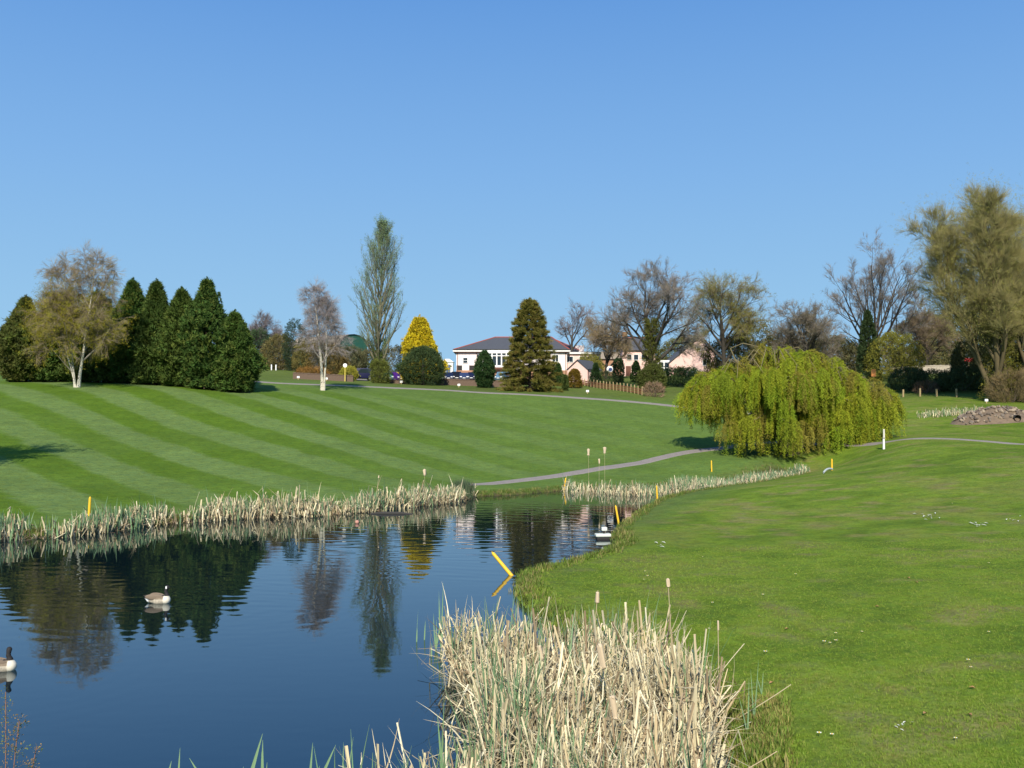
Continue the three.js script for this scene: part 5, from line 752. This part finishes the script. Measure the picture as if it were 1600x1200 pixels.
[[255, 1240, [[0.5, 0, 0.2, 1.4]], 'small green blade at the bottom edge, first from the left corner plant'], [278, 1228, [[0.58, 0, 0.02, 0.9]], 'thin upright green blade at the bottom edge'], [350, 1262, [[0.85, Math.PI, 0.62, 1.7], [0.4, 1, 0.05, 0.7]], 'broad green blade leaning left at the bottom edge'], [376, 1262, [[1.05, 0, 0.26, 1.8], [0.55, 0.4, 0.06, 1.4]], 'tall broad green blade leaning right at the bottom edge'], [410, 1264, [[0.95, 0, -0.02, 1.5], [0.62, 0, 0.1, 1.3], [0.8, 3, 0.06, 0.9]], 'pair of upright green blades at the bottom edge'], [478, 1262, [[0.95, 0, 0.42, 1.6], [0.85, 0.3, 0.12, 1.5], [0.62, 0.2, 0.3, 1.4]], 'fan of three green blades at the bottom edge'], [511, 1266, [[0.55, 3, 0.35, 1.2]], 'short green blade right of the fan of three'], [535, 1262, [[0.9, 0, 0.0, 0.9]], 'thin green blade left of the big reed clump'],
  [283, 1258, [[0.38, 3, 0.1, 1.0, 1]], 'pale dry stub at the bottom edge beside the thin blade'], [318, 1262, [[0.45, 0, 0.2, 1.0, 1]], 'pale dry stub at the bottom edge before the leaning blade']].forEach(([x, y, bl, label]) => shoot(label, wat(x, y), bl, 'green shoots along the near shore'));
[[1168, 1150, [[0.9, 0, 0.05, 0.9], [0.6, 2, 0.15, 0.8]], 'thin green shoot on the lawn right of the big clump'], [1178, 1128, [[1.0, 0, 0.1, 0.8], [0.8, 3, 0.05, 0.8]], 'taller green shoot on the lawn right of the big clump'], [1190, 1085, [[0.4, 0, 0.1, 0.8], [0.3, 2, 0.2, 0.8]], 'short green shoot on the open lawn']].forEach(([x, y, bl, label]) => shoot(label, hit(x, y), bl));
function cattail(label, p, h, lean, headY, headL, headR, bent) {
  const t = thing('cattail', label, 'cattail', p, 0), c = new THREE.QuadraticBezierCurve3(V(0, 0, 0), V(lean * 0.3, h * 0.55, 0), V(lean, h, bent ?? 0)), top = c.getPoint(headY), dir = c.getTangent(headY);
  part('stem', new THREE.TubeGeometry(c, 14, 0.008, 5), mat(0.42, 0.35, 0.2, 0.85), t);
  const R = rng(Math.round(h * 1000)), g = new THREE.CapsuleGeometry(headR, headL, 6, 14), q = g.attributes.position; for (let i = 0; i < q.count; i++) { const x = q.getX(i), y = q.getY(i), z = q.getZ(i), k = (0.35 + 1.3 * fbm(x * 45 + y * 26, z * 45 + y * 31, 552, 3)) * (0.55 + 0.9 * noise(y * 22 + h * 9, h * 7, 553)); q.setXYZ(i, x * k, y, z * k); } g.computeVertexNormals(); g.applyQuaternion(new THREE.Quaternion().setFromUnitVectors(_up, dir)); g.translate(top.x, top.y, top.z); part('seed_head', g, mat(0.56, 0.44, 0.29, 0.95), t); return t;
}
const near = (px, py) => { const p = onWater(px, py); p.y = foot(p.x, p.z); return p; };
cattail('fluffy cattail head rising at the back of the big clump', near(925, 1075), 1.95, 0.12, 0.92, 0.16, 0.035);
cattail('large ragged cattail head in the middle of the big clump', near(960, 1185), 1.8, -0.22, 0.90, 0.30, 0.05);
cattail('lower ragged cattail head deep in the big clump', near(975, 1250), 1.5, -0.16, 0.88, 0.24, 0.045);
cattail('lone cattail on a tall stem above the lawn edge', near(1052, 1088), 2.2, -0.09, 0.985, 0.11, 0.03);
cattail('pale cattail head at the left of the big clump', near(862, 1150), 1.55, -0.2, 0.92, 0.18, 0.035);
cattail('dark bare seed stalk at the right end of the big clump', near(1124, 1160), 2.0, -0.01, 0.97, 0.14, 0.012);
cattail('tall cattail on the far shore near the dark rushes', near(664, 790), 2.05, -0.03, 0.96, 0.24, 0.075);
cattail('leaning bare stalk on the far shore', near(586, 799), 2.0, 0.2, 0.97, 0.1, 0.025);
cattail('bent stalk on the far shore between the two tall ones', near(612, 796), 1.75, 0.55, 0.96, 0.12, 0.025);
cattail('left tall cattail in the reeds by the lower path', near(920, 771), 2.9, -0.02, 0.96, 0.3, 0.08);
cattail('right tall cattail in the reeds by the lower path', near(945, 770), 3.0, 0.0, 0.96, 0.3, 0.08);
cattail('short cattail between the two tall ones by the lower path', near(936, 771), 2.3, 0.02, 0.95, 0.22, 0.06);

// ---------------------------------------------------------------- grass and small growth
{
  const L = new Leaves(), R = rng(601); for (let i = 0; i < 9; i++) { const a = R() * 6.28, l = 0.35 + 0.5 * R(), dir = V(Math.cos(a) * l, 1, Math.sin(a) * l).normalize(); L.blade(V((R() - .5) * 1.6, 0, (R() - .5) * 1.6), dir, V(-Math.sin(a), 0, Math.cos(a)), 0.7 + 0.6 * R(), 0.11); }
  const tuft = L.build(), items = [], Q = rng(602), lawnC = [[0.18, 0.26, 0.028], [0.155, 0.24, 0.024], [0.22, 0.26, 0.05], [0.13, 0.21, 0.02]];
  for (let i = 0; i < 60000; i++) { const d = 10 + 26 * Math.pow(Q(), 1.5), px = lerp(780, 1720, Q()), p = at(px, 900, d); p.y = ground(p.x, p.z); const s = pondSide(p.x, p.z); if (s < 0.12) continue; const m = fbm(p.x * 0.45, p.z * 0.45, 31); items.push([p, (s < 1.1 ? 0.06 + 0.08 * Q() * (1.1 - s) : 0.024 + 0.022 * Q()) * (0.6 + 0.8 * m), lawnC[Math.floor(Q() * 4)]]); }
  for (let i = 0; i < 2600; i++) { const q = wat(lerp(1060, 1230, Q()), lerp(1120, 1210, Q())); const s = pondSide(q.x, q.z); if (s < 0.05 || s > 1.6) continue; q.y = ground(q.x, q.z); items.push([q, 0.07 + 0.09 * Q(), Q() < 0.4 ? [0.26, 0.23, 0.07] : [0.14, 0.21, 0.03]]); }
  for (let i = 0; i < 9000; i++) { const k = Math.floor(Q() * pond.length), a = pond[k], b = pond[(k + 1) % pond.length], f = Q(), x = lerp(a[0], b[0], f) + (Q() - .5) * 1.6, z = lerp(a[1], b[1], f) + (Q() - .5) * 1.6; if (z > -12 || pondSide(x, z) < 0.1) continue; items.push([V(x, ground(x, z), z), 0.10 + 0.14 * Q(), Q() < 0.35 ? [0.20, 0.18, 0.06] : [0.09, 0.14, 0.02]]); }
  const im = shade(new THREE.InstancedMesh(tuft, foliage, items.length)); im.name = 'grass'; im.userData = { kind: 'stuff', label: 'short blades of grass on the near lawn and along the banks' };
  items.forEach(([p, s, c], i) => { _q.setFromAxisAngle(_up, Q() * 6.28); _m.compose(p, _q, V(s, s, s)); im.setMatrixAt(i, _m); im.setColorAt(i, C(...vary(Q, c, 0.2))); }); scene.add(im);
}
{ // daisies, feathers and litter on the near lawn
  const petal = (() => { const L = new Leaves(); for (let i = 0; i < 9; i++) { const a = i * 0.698; L.leaf(V(0, 0.05, 0), V(Math.cos(a), 0.25, Math.sin(a)).normalize(), V(-Math.sin(a), 0, Math.cos(a)), 0.034, 0.018); } return L.build(); })(), eye = new THREE.SphereGeometry(0.011, 8, 6); eye.translate(0, 0.058, 0);
  const stem = new THREE.CylinderGeometry(0.003, 0.003, 0.06, 5); stem.translate(0, 0.03, 0);
  const spots = [[1098, 872], [1192, 932], [1288, 1007], [1297, 1008], [1306, 1005], [1347, 990], [1306, 993], [1196, 1023], [1545, 991], [1513, 1036], [1517, 1046], [1300, 1153], [1280, 1152], [1545, 882], [1113, 945], [1108, 985], [1008, 895], [1012, 903], [1006, 908], [1243, 900], [1493, 1158], [1488, 758 + 30]];
  spots.forEach(([x, y], i) => { const p = hit(x, y); if (!p) return; const k = 0.9 + 0.5 * ((i * 7) % 5) / 5, t = thing('daisy', 'white daisy dotted singly on the near lawn', 'daisy', p, i, 'daisies on the near lawn'); t.scale.setScalar(k); part('petals', petal, mat(0.82, 0.82, 0.78, 0.7), t); part('flower_eye', eye, mat(0.6, 0.4, 0.02, 0.8), t); part('flower_stem', stem, mat(0.1, 0.18, 0.03, 0.8), t); });
  const R = rng(611), quill = (() => { const L = new Leaves(); L.leaf(V(-0.06, 0.02, 0), V(1, 0.12, 0).normalize(), V(0, 0, 1), 0.13, 0.04, 0.3); L.leaf(V(-0.06, 0.022, 0.004), V(1, 0.2, 0.1).normalize(), V(0, 0.1, 1).normalize(), 0.11, 0.03, 0.3); return L.build(); })();
  const drift = []; for (const [cx, cy, sx, sy, n, where] of [[1450, 808, 30, 6, 14, 'in the left of the two large scatters high on the lawn'], [1525, 820, 26, 5, 16, 'in the right of the two large scatters high on the lawn'], [1585, 812, 14, 5, 5, 'at the right edge of the lawn'], [1410, 1135, 18, 8, 8, 'low on the lawn near the bottom edge'], [1030, 852, 10, 6, 5, 'near the shore by the white float']]) for (let i = 0; i < n; i++) drift.push([cx + (R() + R() - 1) * sx, cy + (R() + R() - 1) * sy, where]);
  for (const [x, y, where] of drift) { const p = hit(x, y); if (!p) continue; const m = solo('feather', quill, mat(0.66, 0.66, 0.60, 0.8), 'small white feather ' + where, 'feather', 'moulted feathers ' + where); m.position.copy(p); m.rotation.y = R() * 6.28; m.scale.setScalar((0.7 + 0.9 * R()) * (p.z > -25 ? 0.45 : 1.25)); }
  const lf = (() => { const L = new Leaves(); L.leaf(V(-0.05, 0.03, 0), V(1, 0.1, 0).normalize(), V(0, 0, 1), 0.12, 0.07, 0.4); return L.build(); })();
  for (const [x, y] of [[1205, 1070], [1185, 965], [1420, 905], [1432, 912], [1530, 924], [1446, 1118], [1515, 1120], [1230, 985], [1370, 950], [1520, 1078]]) { const m = solo('fallen_leaf', lf, mat(0.34, 0.19, 0.08, 0.9), 'curled tan fallen leaf lying on the near lawn', 'leaf', 'fallen leaves on the lawn'); m.position.copy(hit(x, y)); m.rotation.y = R() * 6.28; }
}
{ // knotweed-like stems in the bottom left corner
  const bush = (label, px, py, h, seed, lean) => { const R = rng(seed), p = wat(px, py), t = thing('marsh_plant', label, 'plant', p), sw = new Swarm(R), c = new THREE.QuadraticBezierCurve3(V(0, 0, 0), V(lean * 0.2, h * 0.6, 0), V(lean, h, 0)); part('stem', new THREE.TubeGeometry(c, 12, 0.007, 5), mat(0.22, 0.12, 0.08, 0.85), t); for (let i = 0; i < 26; i++) { const q = c.getPoint(0.35 + 0.65 * R()); sw.add(q, anyDir(R).add(V(0, 0.5, 0)), 0.10 + 0.08 * R(), vary(R, R() < 0.6 ? [0.24, 0.16, 0.05] : [0.14, 0.17, 0.03], 0.3)); } sw.build('leaves', G.sparse, foliage, t); };
  bush('tall brownish marsh plant in the bottom left corner', 8, 1290, 1.75, 621, -0.02); bush('second brownish marsh plant right of the corner one', 16, 1285, 1.35, 622, 0.1); bush('short marsh plant with curled tip near the corner', 42, 1275, 0.95, 623, 0.12);
}
{ // things afloat
  const t = solo('floating_log', (() => { const g = tube([V(-1.1, 0, 0), V(-0.4, 0.03, 0.02), V(0.5, 0.02, -0.03), V(1.1, -0.02, 0)], [0.05, 0.09, 0.08, 0.04], 7); return g; })(), bark(0.05, 0.045, 0.04), 'thin dark log floating off the far shore reeds', 'log'); const p = wat(612, 803); t.position.set(p.x, 0.01, p.z);
  const b = solo('pink_ball', (() => { const g = new THREE.SphereGeometry(0.10, 18, 12); g.translate(0, 0.05, 0); return g; })(), mat(0.45, 0.22, 0.16, 0.6), 'small pinkish ball floating before the far shore reeds', 'ball'); const q = wat(558, 818); b.position.set(q.x, 0.02, q.z);
}

// ---------------------------------------------------------------- geese
function goose(label, px, py, turn, neck, cheek = true) {
  const p = onWater(px, py), t = thing('goose', label, 'goose', [p.x, 0, p.z], turn, 'geese on the pond');        // faces +x
  const B = [[[-0.30, 0.10, 0], [-0.05, 0.09, 0], 0.085, 0.145], [[-0.05, 0.09, 0], [0.17, 0.09, 0], 0.145, 0.125], [[-0.30, 0.10, 0], [-0.43, 0.145, 0], 0.085, 0.03], [[0.17, 0.11, 0], neck[0], 0.09, 0.05], [neck[0], neck[1], 0.05, 0.038], [neck[1], neck[2], 0.038, 0.036], [neck[2], neck[3], 0.042, 0.047], [neck[3], neck[4], 0.042, 0.020]];
  const N = 84, mc = new MarchingCubes(N, undefined, false, false, 60000), SC = 0.56, half = N / 2; mc.isolation = 0; const a = V(0, 0, 0), e = V(0, 0, 0), q = V(0, 0, 0), C0 = V(-0.02, 0.22, 0);
  for (let z = 0; z < N; z++) for (let y = 0; y < N; y++) for (let x = 0; x < N; x++) { q.set((x - half) / half * SC, (y - half) / half * SC, (z - half) / half * SC).add(C0); let s = 9; for (const [u, v, ra, rb] of B) { a.set(...u); e.set(...v).sub(a); const k = clamp(q.clone().sub(a).dot(e) / e.lengthSq()), d = Math.hypot(q.x - a.x - e.x * k, (q.y - a.y - e.y * k), (q.z - a.z - e.z * k)) - lerp(ra, rb, k), h = clamp(0.5 + 0.5 * (s - d) / 0.035); s = lerp(s, d, h) - 0.035 * h * (1 - h); } mc.field[z * N * N + y * N + x] = -s; }
  mc.update(); const cnt = mc.count, pos = new Float32Array(cnt * 3), nor = new Float32Array(cnt * 3), col = new Float32Array(cnt * 3), hd = V(...neck[3]), R = rng(9);
  for (let i = 0; i < cnt; i++) {
    const x = mc.positionArray[i * 3] * SC + C0.x, y = mc.positionArray[i * 3 + 1] * SC + C0.y, z = mc.positionArray[i * 3 + 2] * SC + C0.z; pos.set([x, y, z], i * 3); nor.set([mc.normalArray[i * 3], mc.normalArray[i * 3 + 1], mc.normalArray[i * 3 + 2]], i * 3);
    const bar = 0.75 + 0.5 * noise(x * 46, y * 20 + z * 10, 8), n0 = neck[0];
    let c = [0.20 * bar, 0.15 * bar, 0.10 * bar];                                                     // brown back, barred
    if (y < 0.12 && x > -0.28) c = [0.44 * bar, 0.38 * bar, 0.29 * bar]; if (x > 0.14 && y < 0.21) c = [0.66, 0.60, 0.48];   // pale flank and breast
    if (x < -0.29 && y < 0.16) c = [0.80, 0.80, 0.77]; if (x < -0.36 && y >= 0.125) c = [0.02, 0.018, 0.016];                 // white stern, black tail
    if (y > n0[1] - 0.015 && x > n0[0] - 0.12) c = [0.014, 0.012, 0.012];                                 // black neck and head
    const dx = x - hd.x, dy = y - hd.y, fw = V(neck[4][0] - hd.x, 0, neck[4][2] - hd.z).normalize(), al = dx * fw.x + (z - hd.z) * fw.z; if (cheek && y > neck[2][1] - 0.02 && Math.abs(al + 0.012) < 0.024 && dy < 0.028 && dy > -0.05 && Math.abs(-dx * fw.z + (z - hd.z) * fw.x) > 0.018) c = [0.82, 0.82, 0.80];
    col.set(c, i * 3);
  }
  const g = new THREE.BufferGeometry(); g.setAttribute('position', new THREE.BufferAttribute(pos, 3)); g.setAttribute('normal', new THREE.BufferAttribute(nor, 3)); g.setAttribute('color', new THREE.BufferAttribute(col, 3));
  part('body', g, new THREE.MeshStandardMaterial({ vertexColors: true, roughness: 0.8, side: THREE.DoubleSide }), t);
  for (const s of [-1, 1]) {                                              // folded wing with its row of flight feathers
    const w = new THREE.SphereGeometry(1, 20, 12); w.scale(0.25, 0.085, 0.03); w.rotateZ(-0.06); w.rotateY(s * 0.12); w.translate(-0.12, 0.175, s * 0.115); part('wing', w, mat(0.17, 0.125, 0.085, 0.8), t);
    const f = new THREE.ConeGeometry(0.03, 0.2, 8); f.rotateZ(Math.PI / 2 - 0.15); f.translate(-0.38, 0.19, s * 0.05); part('wing_tip', f, mat(0.05, 0.04, 0.03, 0.8), t);
    const dir = V(neck[4][0] - neck[3][0], neck[4][1] - neck[3][1], neck[4][2] - neck[3][2]).normalize(), sd = V(-dir.z, 0, dir.x).multiplyScalar(s * 0.04); const ey = new THREE.SphereGeometry(0.007, 8, 6); ey.translate(neck[3][0] + dir.x * 0.022 + sd.x, neck[3][1] + 0.014, neck[3][2] + dir.z * 0.022 + sd.z); part('eye', ey, mat(0.01, 0.008, 0.006, 0.2), t);
  }
  const d = V(neck[4][0] - neck[3][0], neck[4][1] - neck[3][1], neck[4][2] - neck[3][2]).normalize(), bl = new THREE.ConeGeometry(0.020, 0.06, 10); bl.scale(1, 1, 0.8); bl.applyQuaternion(new THREE.Quaternion().setFromUnitVectors(_up, d)); bl.translate(neck[4][0] + d.x * 0.028, neck[4][1] + d.y * 0.028, neck[4][2] + d.z * 0.028); part('bill', bl, mat(0.012, 0.011, 0.011, 0.4), t);
}
goose('swimming goose with white cheek and stern, out on the open water', 250, 942, -0.08, [[0.20, 0.22, 0], [0.165, 0.32, 0], [0.185, 0.405, 0], [0.205, 0.445, 0], [0.25, 0.432, 0]]);
goose('swimming goose cut by the left edge of the picture, dark head turned away', 2, 1048, 0.22, [[0.16, 0.23, 0], [0.13, 0.31, 0], [0.135, 0.385, -0.01], [0.14, 0.425, -0.025], [0.155, 0.415, -0.075]], false);

renderer.render(scene, camera);
